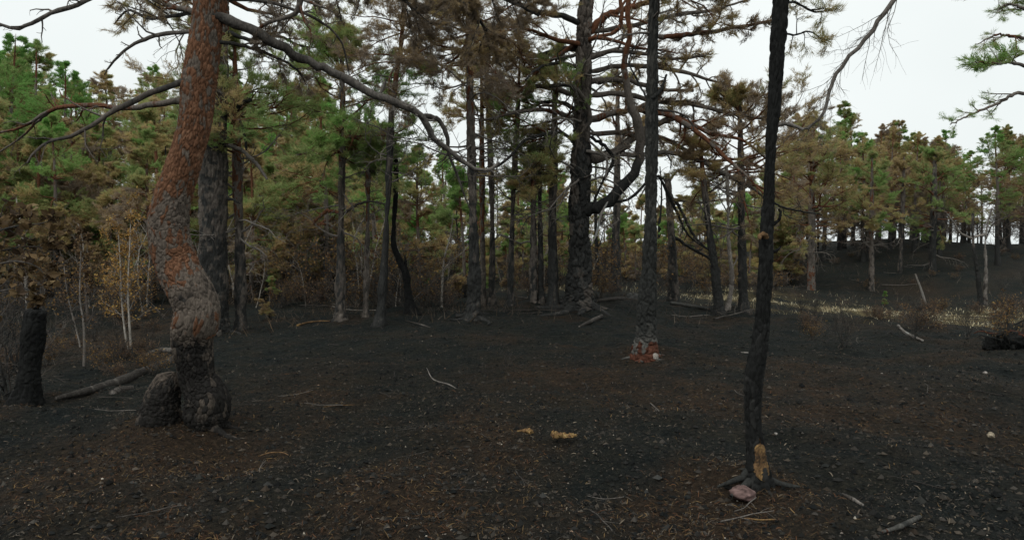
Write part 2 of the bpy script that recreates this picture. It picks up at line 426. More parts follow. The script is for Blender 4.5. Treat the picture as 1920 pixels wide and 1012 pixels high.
def trunk_frames(P):
    T = nrm(np.gradient(P, axis=0)); A = np.zeros_like(P); a = np.array([1.0, 0, 0]); a = a - a @ T[0] * T[0]
    for k in range(len(P)):
        a = a - (a @ T[k]) * T[k]; a = a / np.linalg.norm(a); A[k] = a
    return T, A, np.cross(T, A)
def bark_trunk(name, P, R, zone, nu, nv, mat, origin, plate=(7, 2.4), depth=.018, bumps=(), seed=1, lump=.03, flare=0, nfl=6):
    """near trunk with modelled bark plates"""
    P = catmull(P, nv); R = np.interp(np.linspace(0, 1, nv), np.linspace(0, 1, len(R)), R); Z = np.interp(np.linspace(0, 1, nv), np.linspace(0, 1, len(zone)), zone)
    T, A, B = trunk_frames(P); s = np.concatenate([[0], np.cumsum(np.linalg.norm(np.diff(P, axis=0), axis=1))])
    th = np.arange(nu) / nu * 2 * np.pi; c, sn = np.cos(th), np.sin(th)
    N = A[:, None] * c[None, :, None] + B[:, None] * sn[None, :, None]
    Rm = R.mean()
    q = np.stack([np.broadcast_to(c * Rm, (nv, nu)), np.broadcast_to(sn * Rm, (nv, nu)), np.broadcast_to(s[:, None], (nv, nu))], -1)
    qq = q * np.array([plate[0], plate[0], plate[1]]) * 1.0 + .35 * np.stack([vnoise(q * 9, 1), vnoise(q * 9, 2), vnoise(q * 9, 3)], -1)
    f1, f2, cid = voronoi(qq, seed)
    gro = sstep(.02, .22, f2 - f1)
    disp = depth * (gro - .9) + depth * .5 * (cid - .5) + depth * .35 * fbm(q * 40, 2, 5) + lump * fbm(q * np.array([3.5, 3.5, 2.0]), 3, 7) * (R[:, None] / Rm)
    if flare:
        fz = np.exp(-s / .22)[:, None]; disp = disp + flare * fz * (.5 + .5 * np.cos(th * nfl + 1.3 * np.sin(th * 2 + seed)))[None]
    V = P[:, None] + N * (R[:, None] + disp)[..., None]
    for bc, br, ba in bumps:
        w = np.exp(-((V - np.asarray(bc)) ** 2).sum(-1) / br ** 2); V = V + N * (ba * w)[..., None]
    V = V.reshape(-1, 3) - np.asarray(origin, float)
    idx = np.arange(nv * nu).reshape(nv, nu); a = idx[:-1]; b = idx[1:]
    Fq = np.stack([a, np.roll(a, -1, 1), np.roll(b, -1, 1), b], -1).reshape(-1, 4)
    return mesh_np(name, V, Fq, 4, mat, {'zone': np.repeat(Z, nu), 'cell': cid.ravel()})

# ---------------------------------------------------------------- pine generator
def pine(rng, P, R, H, z0, hc, hl, Lmax, nb, dead=6, dense=1.0, tone=None, K=9, ln=.13, wd=.017, lv=(9, 6), tufts=4, up=.06, az=None, flat=.12, prof=.7, deadzone=.56, livez=.72, elev=(-.15, .9)):
    """branches along trunk path P/R (world coords). hc: height where living crown starts, hl: where dead twigs start."""
    z = P[:, 2] - z0
    def on(h):
        return np.stack([np.interp(h, z, P[:, k]) for k in range(3)], -1), np.interp(h, z, R)
    # living branches in loose whorls
    top = z.max(); nw = max(3, nb // 4)
    wh = np.sort(hc + (top * .985 - hc) * (np.arange(nw) + rng.uniform(.1, .9, nw)) / nw)
    h = np.clip(wh[rng.integers(0, nw, nb)] + rng.normal(size=nb) * .08, hc, top * .99)
    sfr = (h - hc) / max(top - hc, .1)
    L = Lmax * np.clip((1 - sfr) ** prof * (.55 + .6 * np.minimum(sfr * 3, 1)), .16, 1) * rng.uniform(.6, 1.15, nb)
    a = rng.uniform(0, 2 * np.pi, nb) if az is None else az(rng, nb)
    el = elev[0] + (elev[1] - elev[0]) * sfr ** 1.3 + rng.normal(size=nb) * .15
    D = np.stack([np.cos(a) * np.cos(el), np.sin(a) * np.cos(el), np.sin(el)], -1)
    p, rt = on(h); r0 = np.clip(rt * rng.uniform(.3, .5, nb), .012, L * .022 + .012)
    Pb = fan(rng, p, D, L, 8, .17, np.where(sfr > .3, up, up * .3)); Rb = taper(r0, 8, .2)
    outs, V, T = spray(rng, Pb, Rb, L, np.ones(nb, bool), lv, (.5, .36), tufts, K, ln, wd, up, tonev=tone(sfr, rng) if tone else None, t0=.3, flat=flat)
    live = (Pb, Rb, outs, livez)
    dd = None
    if dead:
        h = hl + (hc - hl + .4) * rng.random(dead); a = rng.uniform(0, 2 * np.pi, dead); el = rng.uniform(-.35, .35, dead)
        L = Lmax * rng.uniform(.25, .75, dead); D = np.stack([np.cos(a) * np.cos(el), np.sin(a) * np.cos(el), np.sin(el)], -1)
        p, rt = on(h); r0 = np.clip(rt * .28, .009, .035)
        Pd = fan(rng, p, D, L, 8, .24, rng.normal(size=dead) * .08); Rd = taper(r0, 8, .2)
        o2, _, _ = spray(rng, Pd, Rd, L, np.zeros(dead, bool), (6, 4), (.5, .5), wig=.28, up=-.02, flat=.8, t0=.25, minr=.0055)
        dd = (Pd, Rd, o2, deadzone)
    return live, dd, V, T
def put_branches(parent, origin, pack, mat, name, ns=7):
    """each primary branch with its side twigs is one part"""
    P, R, outs, zone = pack
    for k in range(len(P)):
        w = Wood().add(P[k], R[k], ns, zone)
        for q, r, ow in outs:
            s = ow == k
            if s.any(): w.add(q[s], r[s], 3, zone - .06)
        obj(name, w.mesh(name, mat, origin), parent)
def add_wood(w, pack, ns=5):
    P, R, outs, zone = pack; w.add(P, R, ns, zone)
    for q, r, ow in outs: w.add(q, r, 3, zone)

# ---------------------------------------------------------------- ground sheet
def build_ground():
    def ax(lo, hi, step, a, b):
        mid = np.arange(lo, hi + 1e-6, step)
        def outw(d):
            o = []; x = 0; s = step
            while x < d: s *= 1.14; x += s; o.append(x)
            return np.array(o)
        return np.concatenate([(lo - outw(a))[::-1], mid, hi + outw(b)])
    xs = ax(-11, 11, .06, 900, 900); ys = ax(2.2, 22, .055, 400, 1500)
    X, Y = np.meshgrid(xs, ys); Z = hgt(X, Y)
    V = np.stack([X, Y, Z], -1).reshape(-1, 3); idx = np.arange(X.size).reshape(X.shape)
    Fq = np.stack([idx[:-1, :-1], idx[:-1, 1:], idx[1:, 1:], idx[1:, :-1]], -1).reshape(-1, 4)
    me = mesh_np('ground', V, Fq, 4, GROUND, {'rust': rust(X, Y).ravel(), 'grass': grassm(X, Y).ravel()})
    obj('ground', me, kind='structure')
build_ground()

# ---------------------------------------------------------------- litter scattered on the ground
def scatter(rng, n, d0, d1, half=.82):
    d = d0 * (d1 / d0) ** rng.random(n); return rng.uniform(-half, half, n) * (d + 1), d
def slivers(name, rng, n, d0, d1, cols, length, width, mask=None, lift=.006, bendz=.25, label=None, cat=None):
    x, y = scatter(rng, n, d0, d1)
    if mask is not None:
        k = rng.random(n) < mask(x, y); x, y = x[k], y[k]
    n = len(x); z = hgt(x, y) + lift * rng.random(n)
    a = rng.uniform(0, np.pi, n); L = length[0] * (length[1] / length[0]) ** (rng.random(n) ** 1.8); w = width * (.5 + rng.random(n)) * (.6 + L / length[1])
    el = rng.normal(size=n) * bendz
    D = np.stack([np.cos(a) * np.cos(el), np.sin(a) * np.cos(el), np.sin(el)], -1); Sd = np.stack([-np.sin(a), np.cos(a), rng.normal(size=n) * .5], -1); Sd = nrm(Sd)
    C = np.stack([x, y, z], -1) + np.array([0, 0, 1]) * (np.abs(el) * L * .4)[:, None]; bend = Sd * (rng.normal(size=n) * .08 * L)[:, None] + np.array([0, 0, 1]) * (w * .8)[:, None]
    L = L[:, None]; w = w[:, None]
    V = np.stack([C - D * L * .5 - Sd * w * .4, C - D * L * .5 + Sd * w * .4, C + bend - Sd * w * .5, C + bend + Sd * w * .5, C + D * L * .5 - Sd * w * .15, C + D * L * .5 + Sd * w * .15], 1).reshape(-1, 3)
    b = np.arange(n)[:, None] * 6
    Fq = np.concatenate([b + np.array([0, 1, 3, 2]), b + np.array([2, 3, 5, 4])])
    cols = np.array(cols); c = cols[(rng.random(n) ** 1.3 * len(cols)).astype(int)] * rng.uniform(.6, 1.4, (n, 1))
    o = obj(name, mesh_np(name, V, Fq, 4, LITTER, {'col': np.repeat(c, 6, 0)}, False), kind='stuff')
    o['label'] = label; o['category'] = cat
dark = [(.008, .009, .009), (.015, .015, .014), (.028, .025, .021), (.04, .036, .031), (.055, .046, .036), (.075, .06, .045), (.115, .095, .07)]
slivers('twig_litter', rs(11), 120000, 3.2, 22, dark, (.012, .06), .005, mask=lambda x, y: np.clip(.45 + .9 * fbm2(x, y, 1.6, 3, 71), .12, 1), label='charred twigs and grey splinters strewn all over the burnt floor', cat='twig litter')
slivers('needle_litter', rs(12), 90000, 3.2, 24, [(.02, .012, .008), (.042, .022, .012), (.075, .036, .018), (.075, .048, .022), (.12, .078, .035)], (.025, .07), .0035, mask=lambda x, y: np.clip(rust(x, y) * 1.2 - .1, .03, 1), lift=.02, bendz=.35,
        label='rusty fallen pine needles lying in patches on the char', cat='needle litter')
def flakes(name, rng, n, d0, d1, cols, size, label, cat, mask=None):
    x, y = scatter(rng, n, d0, d1)
    if mask is not None:
        k = rng.random(n) < mask(x, y); x, y = x[k], y[k]
    n = len(x); z = hgt(x, y)
    s = size[0] * (size[1] / size[0]) ** (rng.random(n) ** 2.2)
    octa = np.array([(1, 0, 0), (0, 1, 0), (-1, 0, 0), (0, -1, 0), (0, 0, 1), (0, 0, -1.0)])
    V = octa[None] * rng.uniform(.5, 1.3, (n, 6, 1)); a = rng.uniform(0, 6.28, n)
    V = V * (s[:, None] * np.stack([np.ones(n), rng.uniform(.4, .9, n), rng.uniform(.4, .9, n)], -1))[:, None]
    X = V[..., 0] * np.cos(a)[:, None] - V[..., 1] * np.sin(a)[:, None]; Y = V[..., 0] * np.sin(a)[:, None] + V[..., 1] * np.cos(a)[:, None]
    V = np.stack([X + x[:, None], Y + y[:, None], V[..., 2] + z[:, None] + .1 * s[:, None]], -1).reshape(-1, 3)
    f = np.array([(0, 1, 4), (1, 2, 4), (2, 3, 4), (3, 0, 4), (1, 0, 5), (2, 1, 5), (3, 2, 5), (0, 3, 5)])
    Ff = (np.arange(n)[:, None, None] * 6 + f[None]).reshape(-1, 3); cols = np.array(cols)
    c = cols[(rng.random(n) ** 1.6 * len(cols)).astype(int)] * rng.uniform(.6, 1.4, (n, 1))
    o = obj(name, mesh_np(name, V, Ff, 3, LITTER, {'col': np.repeat(c, 6, 0)}, False), kind='stuff'); o['label'] = label; o['category'] = cat
flakes('charcoal_crumbs', rs(13), 34000, 3.2, 20, dark[:5], (.007, .04), 'charcoal crumbs and cinders covering the whole burnt clearing', 'charcoal')
flakes('charred_clods', rs(16), 1700, 3.3, 22, [(.012, .013, .012), (.02, .02, .018), (.035, .027, .02), (.03, .03, .028)], (.02, .05), 'blackened clods and cones lying about the burnt floor', 'clods')
flakes('pale_chips', rs(14), 1300, 3.3, 17, [(.16, .14, .12), (.24, .21, .17), (.30, .20, .14), (.4, .36, .3)], (.005, .016), 'tiny pale chips of bark and stone sprinkled on the char', 'chips')

# ---------------------------------------------------------------- trunk along a measured outline
def path_at(pts, d, dz=None):
    return np.array([at(px, py, d + (0 if dz is None else dz * i)) for i, (px, py, *_) in enumerate(pts)])
def hw_m(pts, d): return np.array([p[2] for p in pts]) * d / F0
def branch_pts(pts, d0, d1):
    n = len(pts); return np.array([at(p[0], p[1], d0 + (d1 - d0) * i / (n - 1)) for i, p in enumerate(pts)])
def hand_branch(rng, parent, origin, pts, hw, d0, d1, mat, zone, leafy=False, n=22, L=.8, lv=(9, 4), name='branch', tone=.3, foliage=None, ln=.06, wd=.005, K=14, tufts=4, up=.0, wig=.28, t0=.25, ns=10, rat=(.5, .45), zend=None):
    P = catmull(branch_pts(pts, d0, d1), n); ax = np.linspace(0, 1, n)
    R = np.interp(ax, np.linspace(0, 1, len(hw)), hw) * np.linspace(d0, d1, n) / F0
    R = R * (1 + .06 * rng.normal(size=n)); R[0] *= .6; R = R * (.82 if leafy else .92); P = P + rng.normal(size=P.shape) * (R[:, None] * .2); P[0] = branch_pts(pts, d0, d1)[0]
    z = np.linspace(zone, zone if zend is None else zend, n)
    w = Wood().add(P, R, ns, z)
    if lv[0]:
        outs, V, T = spray(rng, P[None], R[None], np.array([L]), np.array([leafy]), lv, rat, tufts, K, ln, wd, up, wig=wig, flat=.9, tonev=np.array([tone]), t0=t0, minr=.0022)
        for q, r, ow in outs: w.add(q, r, 4, z[-1])
        if V is not None and foliage is not None: foliage.append((V - origin, T + 0))
    return obj(name, w.mesh(name, mat, origin), parent)

# ================================================================ the twisted orange pine on the left
rng = rs(101)
hero_px = [(388, 826, 24), (387, 797, 34), (387, 777, 41), (389, 750, 41), (381, 729, 36), (371, 710, 32), (366, 682, 33), (361, 644, 36), (362, 620, 39), (367, 603, 41), (370, 585, 40), (364, 563, 41), (354, 540, 40), (340, 515, 39), (330, 490, 38), (322, 463, 38),
           (317, 437, 37), (317, 410, 37), (324, 370, 34), (337, 330, 31), (351, 285, 29), (362, 245, 29), (368, 205, 30), (372, 160, 31), (380, 107, 29), (387, 53, 28), (392, 0, 28), (398, -120, 25), (402, -260, 22), (396, -420, 18), (405, -600, 12), (400, -760, 6)]
g = ground_at(378, 806); HD = float(g[1]); O = np.array([g[0], g[1], g[2]])
_off = np.interp(np.arange(len(hero_px)), [0, 6, 9, 14, 20, 31], [.1, .05, -.02, .1, .14, .3])
P = np.array([at(q[0], q[1], HD + o_) for q, o_ in zip(hero_px, _off)])
P[0, 2] = g[2] - .12
R = hw_m(hero_px, HD)
zone = [.0, .02, .06, .12, .18, .16, .16, .26, .48, .64, .46, .40, .50, .64, .66, .58, .52, .54, .62, .68, .70, .70, .70, .70, .70, .72, .72, .75, .8, .8, .8, .8]
hero = thing('twisted_pine', O, 'S-curved orange-barked pine with a bulging charred foot, nearest trunk on the left', 'tree')
knob = at(348, 612, HD - .1); k2 = at(318, 390, HD - .15); k3 = at(420, 760, HD - .1)
hm = bark_trunk('trunk', P, R, zone, 200, 640, BARK_HERO, O, plate=(26, 14), depth=.012, bumps=[(knob, .07, .010), (k2, .06, .012)], seed=4, lump=.007, flare=.02, nfl=5)
obj('trunk', hm, hero)
# root knob left of the foot
kp = [(296, 832, 46), (298, 800, 44), (301, 768, 41), (308, 738, 36), (320, 712, 27), (328, 698, 3)]
obj('root_burl', bark_trunk('root_burl', path_at(kp, HD + .14), hw_m(kp, HD) * .92, [.05, .10, .15, .2, .36, .45], 120, 140, BARK_HERO, O, plate=(24, 16), depth=.012, seed=9, lump=.03), hero)
def roots(parent, o, spec, mat, zone, seed):
    rg = rs(seed)
    for a_, L_, r_ in spec:
        n_ = 16; t_ = np.linspace(0, 1, n_); aa = a_ + .35 * np.sin(t_ * 4 + seed) * t_; X = o[0] + np.cos(aa) * L_ * t_; Y = o[1] + np.sin(aa) * L_ * t_; Zg = hgt(X, Y, False)
        R_ = r_ * (1 - .75 * t_); Pq = np.stack([X, Y, Zg + r_ * 1.6 * (1 - t_) ** 3 - R_ * .35 - .02 * t_], -1)
        obj('root', bark_trunk('root', Pq, R_, [zone, zone, zone * .6], 16, 40, mat, o, plate=(18, 8), depth=.008, seed=seed, lump=.012), parent)
roots(hero, O, [(-.1, .6, .055), (.7, .6, .06), (2.4, .7, .06)], BARK_HERO, .15, 3)
FO = []
def HB(pts, hw, d0, d1, *a, **k): hand_branch(rng, hero, O, pts, hw, d0 + .13, d1 + .13, *a, foliage=FO, **k)
HB([(392, 26), (435, 42), (475, 58), (520, 85), (560, 105), (600, 124), (640, 142), (700, 177), (750, 195), (785, 213), (800, 235), (815, 262), (850, 288), (880, 310), (905, 320), (925, 314), (935, 305)], [12, 9.5, 9, 8.5, 7.5, 6.5, 5, 3.5, 2], HD, HD + 1.6, DEADWOOD, .34, L=.6, lv=(20, 4), n=44, t0=.22, zend=.5, rat=(.45, .5))
HB([(790, 218), (812, 220), (828, 232), (838, 258), (842, 290), (858, 330), (872, 370), (888, 408)], [6, 5, 4.5, 3, 2, 1], HD + 1.25, HD + 1.5, DEADWOOD, .3, L=.5, lv=(6, 3), t0=.4)
HB([(365, 186), (310, 194), (270, 199), (230, 203), (180, 198), (120, 200), (80, 215), (40, 240), (-20, 252)], [7, 6, 5.5, 5, 4, 3, 2], HD, HD + .9, BARK, .66, L=.9, lv=(9, 4), t0=.4)
HB([(95, 208), (70, 228), (40, 258), (-10, 290)], [3, 2.2, 1.5], HD + .7, HD + 1., BARK, .5, L=.5, lv=(5, 3))
HB([(368, 146), (310, 165), (270, 180), (220, 205), (180, 230), (130, 257), (95, 265), (65, 285), (50, 306)], [7, 6, 5.5, 4.5, 3.5, 2.5, 1.5], HD, HD - .6, BARK, .38, L=.8, lv=(7, 4), t0=.35)
HB([(380, 25), (340, 17), (300, 4), (255, -14), (190, -30)], [7, 6, 4, 3], HD, HD + .6, BARK, .6, True, L=1.0, lv=(9, 5), tone=.1, tufts=4)
HB([(385, 60), (330, 62), (290, 67), (258, 80), (228, 100), (205, 125), (196, 140)], [5, 4, 4, 3, 2, 1], HD, HD + .8, DEADWOOD, .5, L=.6, lv=(8, 4), t0=.2)
HB([(385, -50), (280, -45), (210, -25), (170, -3), (140, 10), (100, 24), (60, 44), (30, 54), (-10, 42), (-40, 30)], [8, 6, 5, 4.5, 4, 3.5, 3, 2], HD, HD - .4, DEADWOOD, .42, L=.5, lv=(6, 3), t0=.4)
HB([(400, -70), (480, -70), (540, -45), (562, -10), (560, 15), (545, 32), (508, 40), (482, 58), (470, 84)], [9, 8, 7, 5, 4, 2], HD, HD + .3, BARK, .62, True, L=.8, lv=(9, 4), tone=.08, t0=.35)
HB([(395, 80), (440, 82), (500, 100), (555, 130), (575, 160)], [5, 4, 3, 1.5], HD, HD + .9, BARK, .3, True, L=.9, lv=(9, 5), tone=.05, tufts=4)
HB([(395, -10), (450, 0), (520, 8), (600, 40), (640, 80), (655, 140)], [5, 4, 3, 2, 1.2], HD, HD + 1.2, DEADWOOD, .4, L=.7, lv=(9, 4))
HB([(375, 20), (330, 30), (280, 35), (240, 20), (215, 45)], [5, 4, 3, 1.5], HD, HD + 1.3, BARK, .3, True, L=1.0, lv=(10, 5), tone=.35, tufts=4)
HB([(400, -90), (500, -60), (600, -50), (720, -20), (780, 20), (810, 60)], [6, 5, 5, 4, 2], HD, HD + 2.4, BARK, .3, True, L=1.5, lv=(18, 8), tone=.08, tufts=7, K=16, wd=.007)
HB([(400, -140), (560, -120), (700, -60), (850, -30), (960, 5), (1010, 30)], [6, 6, 5, 4, 2], HD, HD + 3, BARK, .3, True, L=1.8, lv=(22, 9), tone=.08, tufts=7, K=16, wd=.007)
HB([(400, -150), (560, -150), (720, -110), (840, -40), (900, 40), (930, 90)], [6, 6, 5, 4, 2], HD, HD + 3.4, BARK, .3, True, L=1.6, lv=(20, 9), tone=.15, tufts=7, K=16, wd=.007, t0=.45)
live, dd, V, T = pine(rng, catmull(P, 60), np.interp(np.linspace(0, 1, 60), np.linspace(0, 1, len(R)), R), 0, g[2], 5.6, 5, 2.6, 16, dead=0, K=12, ln=.09, wd=.009, tone=lambda s, r: r.uniform(.1, .5, len(s)))
put_branches(hero, O, live, BARK, 'branch')
FO.append((V - O, T))
cr = obj('crown', needle_mesh('crown', np.concatenate([a for a, _ in FO]), np.concatenate([b for _, b in FO])), hero); cr.color = (.48, .5, 0, 1)

# ================================================================ measured trees of the clearing
def measured(name, label, pts, zones, mat=BARK, group=None, near=False, crown=None, seed=0, hand=(), brmat=None, extra_top=None, base=None, nearkw=None, color=(.5, .66, 0, 1), dead=8, depth=None, rootspec=None):
    """pts: outline (px, py, half width px) from the foot up; crown: dict for pine()"""
    rng = rs(seed + 500); g = ground_at(*(base or (pts[0][0], pts[0][1])))
    d = float(g[1]) if depth is None else depth; o = g.copy()
    o[2] = gz(g[0], g[1])
    P = path_at(pts, d); R = hw_m(pts, d); z = list(np.interp(np.linspace(0, 1, len(pts)), np.linspace(0, 1, len(zones)), zones)); zl = z[-1]
    P[0, 2] = min(P[0, 2], o[2]) - .08
    if extra_top:            # keeps growing above the frame
        top, n_ = extra_top, 5
        dirv = nrm(P[-1] - P[-2]); zt = o[2] + top; k = (zt - P[-1, 2])
        for i in range(1, n_ + 1):
            f = i / n_; P = np.vstack([P, P[len(pts) - 1] + np.array([dirv[0] * k * .4 * f + rng.normal() * .05, rng.normal() * .05, k * f])]); R = np.append(R, R[len(pts) - 1] * (1 - f) ** .8 + .015); z.append(zl + (.72 - zl) * f if zl > .25 else zl + .2 * f)
    z = np.interp(np.linspace(0, 1, len(P)), np.linspace(0, 1, len(z)), z)
    t = thing(name, o, label, 'tree', group)
    if near:
        obj('trunk', bark_trunk('trunk', P, R, z, mat=mat, origin=o, seed=seed, **nearkw), t)
    else:
        n = 46; Pc = catmull(P, n); Rc = np.interp(np.linspace(0, 1, n), np.linspace(0, 1, len(R)), R); zc = np.interp(np.linspace(0, 1, n), np.linspace(0, 1, len(z)), z)
        s_ = np.concatenate([[0], np.cumsum(np.linalg.norm(np.diff(Pc, axis=0), axis=1))]); Rc = Rc * (1 + .35 * np.exp(-s_ / .18)) * (1 + .05 * rng.normal(size=n))
        obj('trunk', bark_trunk('trunk', P, R * 1.0, z, 30, 150, mat, o, plate=(13, 5), depth=.018, seed=seed, lump=.02, flare=.06), t)
    if rootspec: roots(t, o, rootspec, mat, max(.02, z[0] * .8), seed)
    FO = []
    for h in hand:
        h = dict(h); hand_branch(rng, t, o, h.pop('p'), h.pop('w'), d + h.pop('d0', 0), d + h.pop('d1', 0), h.pop('mat', brmat or mat), h.pop('zone', .5), foliage=FO, **h)
    if crown:
        n = 50; Pc = catmull(P, n); Rc = np.interp(np.linspace(0, 1, n), np.linspace(0, 1, len(R)), R)
        kw = dict(dead=dead, K=8, ln=.10, wd=.011); kw.update(crown)
        live, dd, V, T = pine(rng, Pc, Rc, 0, o[2], **kw)
        put_branches(t, o, live, brmat or BARK, 'branch', 6)
        if dd: put_branches(t, o, dd, DEADWOOD, 'dead_branch', 6)
        FO.append((V - o, T))
    if FO:
        c = obj('crown', needle_mesh('crown', np.concatenate([a for a, _ in FO]), np.concatenate([b for _, b in FO])), t); c.color = color
    return t
def tn(a, b): return lambda s, r: r.uniform(a, b, len(s))

measured('pine_tree', 'stout grey-barked pine standing straight just behind the twisted orange trunk',
         [(402, 626, 31), (402, 600, 26), (401, 500, 25), (399, 350, 25), (402, 230, 22), (408, 150, 18), (412, 60, 15), (416, -20, 13)], [.1, .15, .25, .33, .42, .5, .6], near=True,
         nearkw=dict(nu=110, nv=330, plate=(13, 8), depth=.03, lump=.02, flare=.06), extra_top=9.5, rootspec=[(0.90, 0.60, 0.1), (1.95, 0.80, 0.1), (2.99, 1.00, 0.1), (4.04, 0.60, 0.1), (5.09, 0.80, 0.1), (6.13, 1.00, 0.1)], seed=1, crown=dict(hc=7.2, hl=4.5, Lmax=2.6, nb=16, tone=tn(.1, .5)), dead=5, color=(.5, .4, 0, 1),
         hand=[dict(p=[(420, 218), (438, 206), (455, 191), (470, 186)], w=[9, 7, 4], zone=.1, lv=(4, 3), L=.4),
               dict(p=[(424, 272), (445, 278), (468, 294), (485, 312), (500, 336)], w=[4.5, 4, 4, 2.5], zone=.6, mat=DEADWOOD, lv=(0, 0)),
               dict(p=[(425, 202), (448, 225), (458, 250), (462, 282)], w=[4, 3, 2], zone=.1, lv=(4, 3), L=.4),
               dict(p=[(420, 370), (440, 376), (450, 382)], w=[4, 2.5, 1], zone=.2, lv=(0, 0)),
               dict(p=[(423, 60), (470, 75), (520, 68), (560, 85), (600, 90)], w=[5, 4, 3, 1.5], zone=.2, leafy=True, tone=.1, L=1.4, lv=(10, 5), ln=.09, wd=.008, d1=.8)])
measured('pine_tree', 'slim dark-footed pine with dead side twigs, right of the stout grey pine',
         [(452, 618, 14), (451, 590, 11), (450, 480, 9.5), (447, 400, 9), (444, 300, 7.5), (443, 200, 6), (440, 120, 4.5), (440, 80, 2)], [.2, .2, .3, .5, .62, .66, .7, .7], seed=2,
         crown=dict(hc=4.0, hl=2.2, Lmax=2.6, nb=32, tone=tn(.25, .75)), dead=14, color=(.5, .6, 0, 1))
measured('pine_tree', 'brown-barked pine with a bright green layered crown, left of the leaning pine',
         [(638, 601, 13), (638, 570, 9.5), (639, 450, 7.5), (641, 330, 5.5), (642, 240, 5), (643, 160, 4), (642, 100, 3.5), (641, 55, 1.5)], [.2, .3, .38, .5, .55, .6, .6], seed=3,
         crown=dict(hc=3.9, hl=2.0, Lmax=2.7, nb=40, tone=tn(.42, .95), tufts=5), dead=8, color=(.55, .8, 0, 1),
         hand=[dict(p=[(640, 398), (615, 396), (600, 405), (588, 420)], w=[4, 3.5, 2], zone=.7, lv=(4, 3), L=.5),
               dict(p=[(646, 400), (668, 384), (695, 378), (722, 383)], w=[3, 2.5, 1.5], zone=.3, lv=(4, 3), L=.6, mat=DEADWOOD),
               dict(p=[(640, 265), (615, 275), (590, 282), (560, 290), (540, 300)], w=[3.5, 3, 2, 1], zone=.6, lv=(5, 3), L=.7)])
measured('pine_tree', 'thin reddish pine pole between the green-crowned pine and the leaning pine',
         [(686, 596, 6), (686, 560, 5), (688, 470, 5), (690, 380, 4.5), (690, 300, 3.5), (690, 230, 2)], [.3, .4, .6, .6], seed=4, crown=dict(hc=3.6, hl=1.5, Lmax=1.1, nb=14, tone=tn(.3, .7)), dead=10)
measured('pine_tree', 'slightly leaning pine, black below and reddish above, touching the crooked burnt stem',
         [(712, 608, 12), (715, 570, 8.5), (722, 470, 6.8), (728, 350, 5.4), (733, 230, 5.2), (742, 150, 5), (752, 80, 5), (758, 20, 4.5), (762, -40, 4)], [.06, .06, .1, .15, .6, .75, .7, .6], seed=5, extra_top=9.2,
         crown=dict(hc=5.6, hl=3.2, Lmax=2.6, nb=34, tone=tn(.05, .4)), dead=18, color=(.5, .55, 0, 1))
measured('burnt_tree', 'crooked jet-black stem with a kink halfway up, right of the leaning pine',
         [(772, 590, 16), (768, 570, 10), (764, 540, 6), (760, 512, 6.5), (748, 486, 6), (738, 455, 5.5), (739, 415, 5), (742, 360, 4.5), (742, 300, 4), (740, 262, 2.5)], [0, 0, 0, 0, .05, .1], mat=BARK_BLACK, seed=6,
         hand=[dict(p=[(762, 508), (760, 490), (759, 478)], w=[4, 2.5, 1], zone=0, lv=(0, 0)), dict(p=[(742, 330), (736, 322), (730, 330)], w=[3, 2, 1], zone=0, lv=(0, 0))])
measured('pine_tree', 'tall pine with dark furrowed foot, fourth thick trunk left of the massive branching pine',
         [(886, 596, 18), (888, 560, 13), (889, 500, 11.5), (887, 400, 8.5), (884, 300, 7.4), (882, 200, 7), (880, 130, 6.5), (878, 40, 7), (876, -30, 6)], [.08, .12, .2, .35, .55, .62, .6], seed=7, extra_top=10.5, near=True, rootspec=[(0.30, 0.52, 0.08), (1.35, 0.70, 0.08), (2.39, 0.88, 0.08), (3.44, 0.52, 0.08), (4.49, 0.70, 0.08), (5.53, 0.88, 0.08)], 
         nearkw=dict(nu=64, nv=260, plate=(11, 6), depth=.03, lump=.02, flare=.05),
         crown=dict(hc=5.8, hl=3.2, Lmax=3.2, nb=46, tone=tn(0, .3), tufts=6), dead=22, color=(.46, .48, 0, 1))
measured('pine_tree', 'narrow red-brown pine pole just right of the tall dark-footed pine',
         [(906, 572, 6), (905, 480, 5), (904, 350, 5), (903, 220, 4), (902, 120, 2.5)], [.3, .55, .7, .7], seed=8, crown=dict(hc=5.0, hl=2.5, Lmax=1.6, tufts=3, nb=14, tone=tn(.1, .5)), dead=8)
measured('pine_tree', 'grey slender pine with a pale bent twig, second right of the tall dark-footed pine',
         [(921, 572, 10), (922, 540, 6.5), (923, 430, 5), (921, 330, 4.8), (916, 220, 5), (912, 120, 4), (910, 40, 2)], [.2, .3, .4, .4, .5], seed=9, crown=dict(hc=5.4, hl=3, Lmax=2.0, tufts=3, nb=18, tone=tn(.1, .5)), dead=9,
         hand=[dict(p=[(926, 450), (938, 440), (950, 444), (962, 446)], w=[1.6, 1.4, .8], zone=.8, lv=(2, 2), L=.3, mat=DEADWOOD)])
measured('pine_tree', 'slender pine leaning a little right with sparse twigs, midway to the massive branching pine',
         [(956, 573, 9), (957, 540, 6), (960, 430, 5), (964, 330, 4.5), (969, 240, 4.5), (973, 150, 3), (975, 90, 1.5)], [.15, .2, .4, .55, .6], seed=10, crown=dict(hc=4.6, hl=2.4, Lmax=2.1, tufts=3, nb=18, tone=tn(.05, .4)), dead=20, color=(.5, .6, 0, 1))
measured('pine_tree', 'slim grey pine, left one of the close pair left of the massive pine',
         [(1000, 568, 9), (1000, 520, 7), (1000, 440, 6.5), (1000, 350, 5.5), (1001, 260, 3)], [.3, .4, .5, .5], seed=11, crown=dict(hc=3.4, hl=1.6, Lmax=1.8, tufts=3, nb=16, tone=tn(.25, .6)), dead=8)
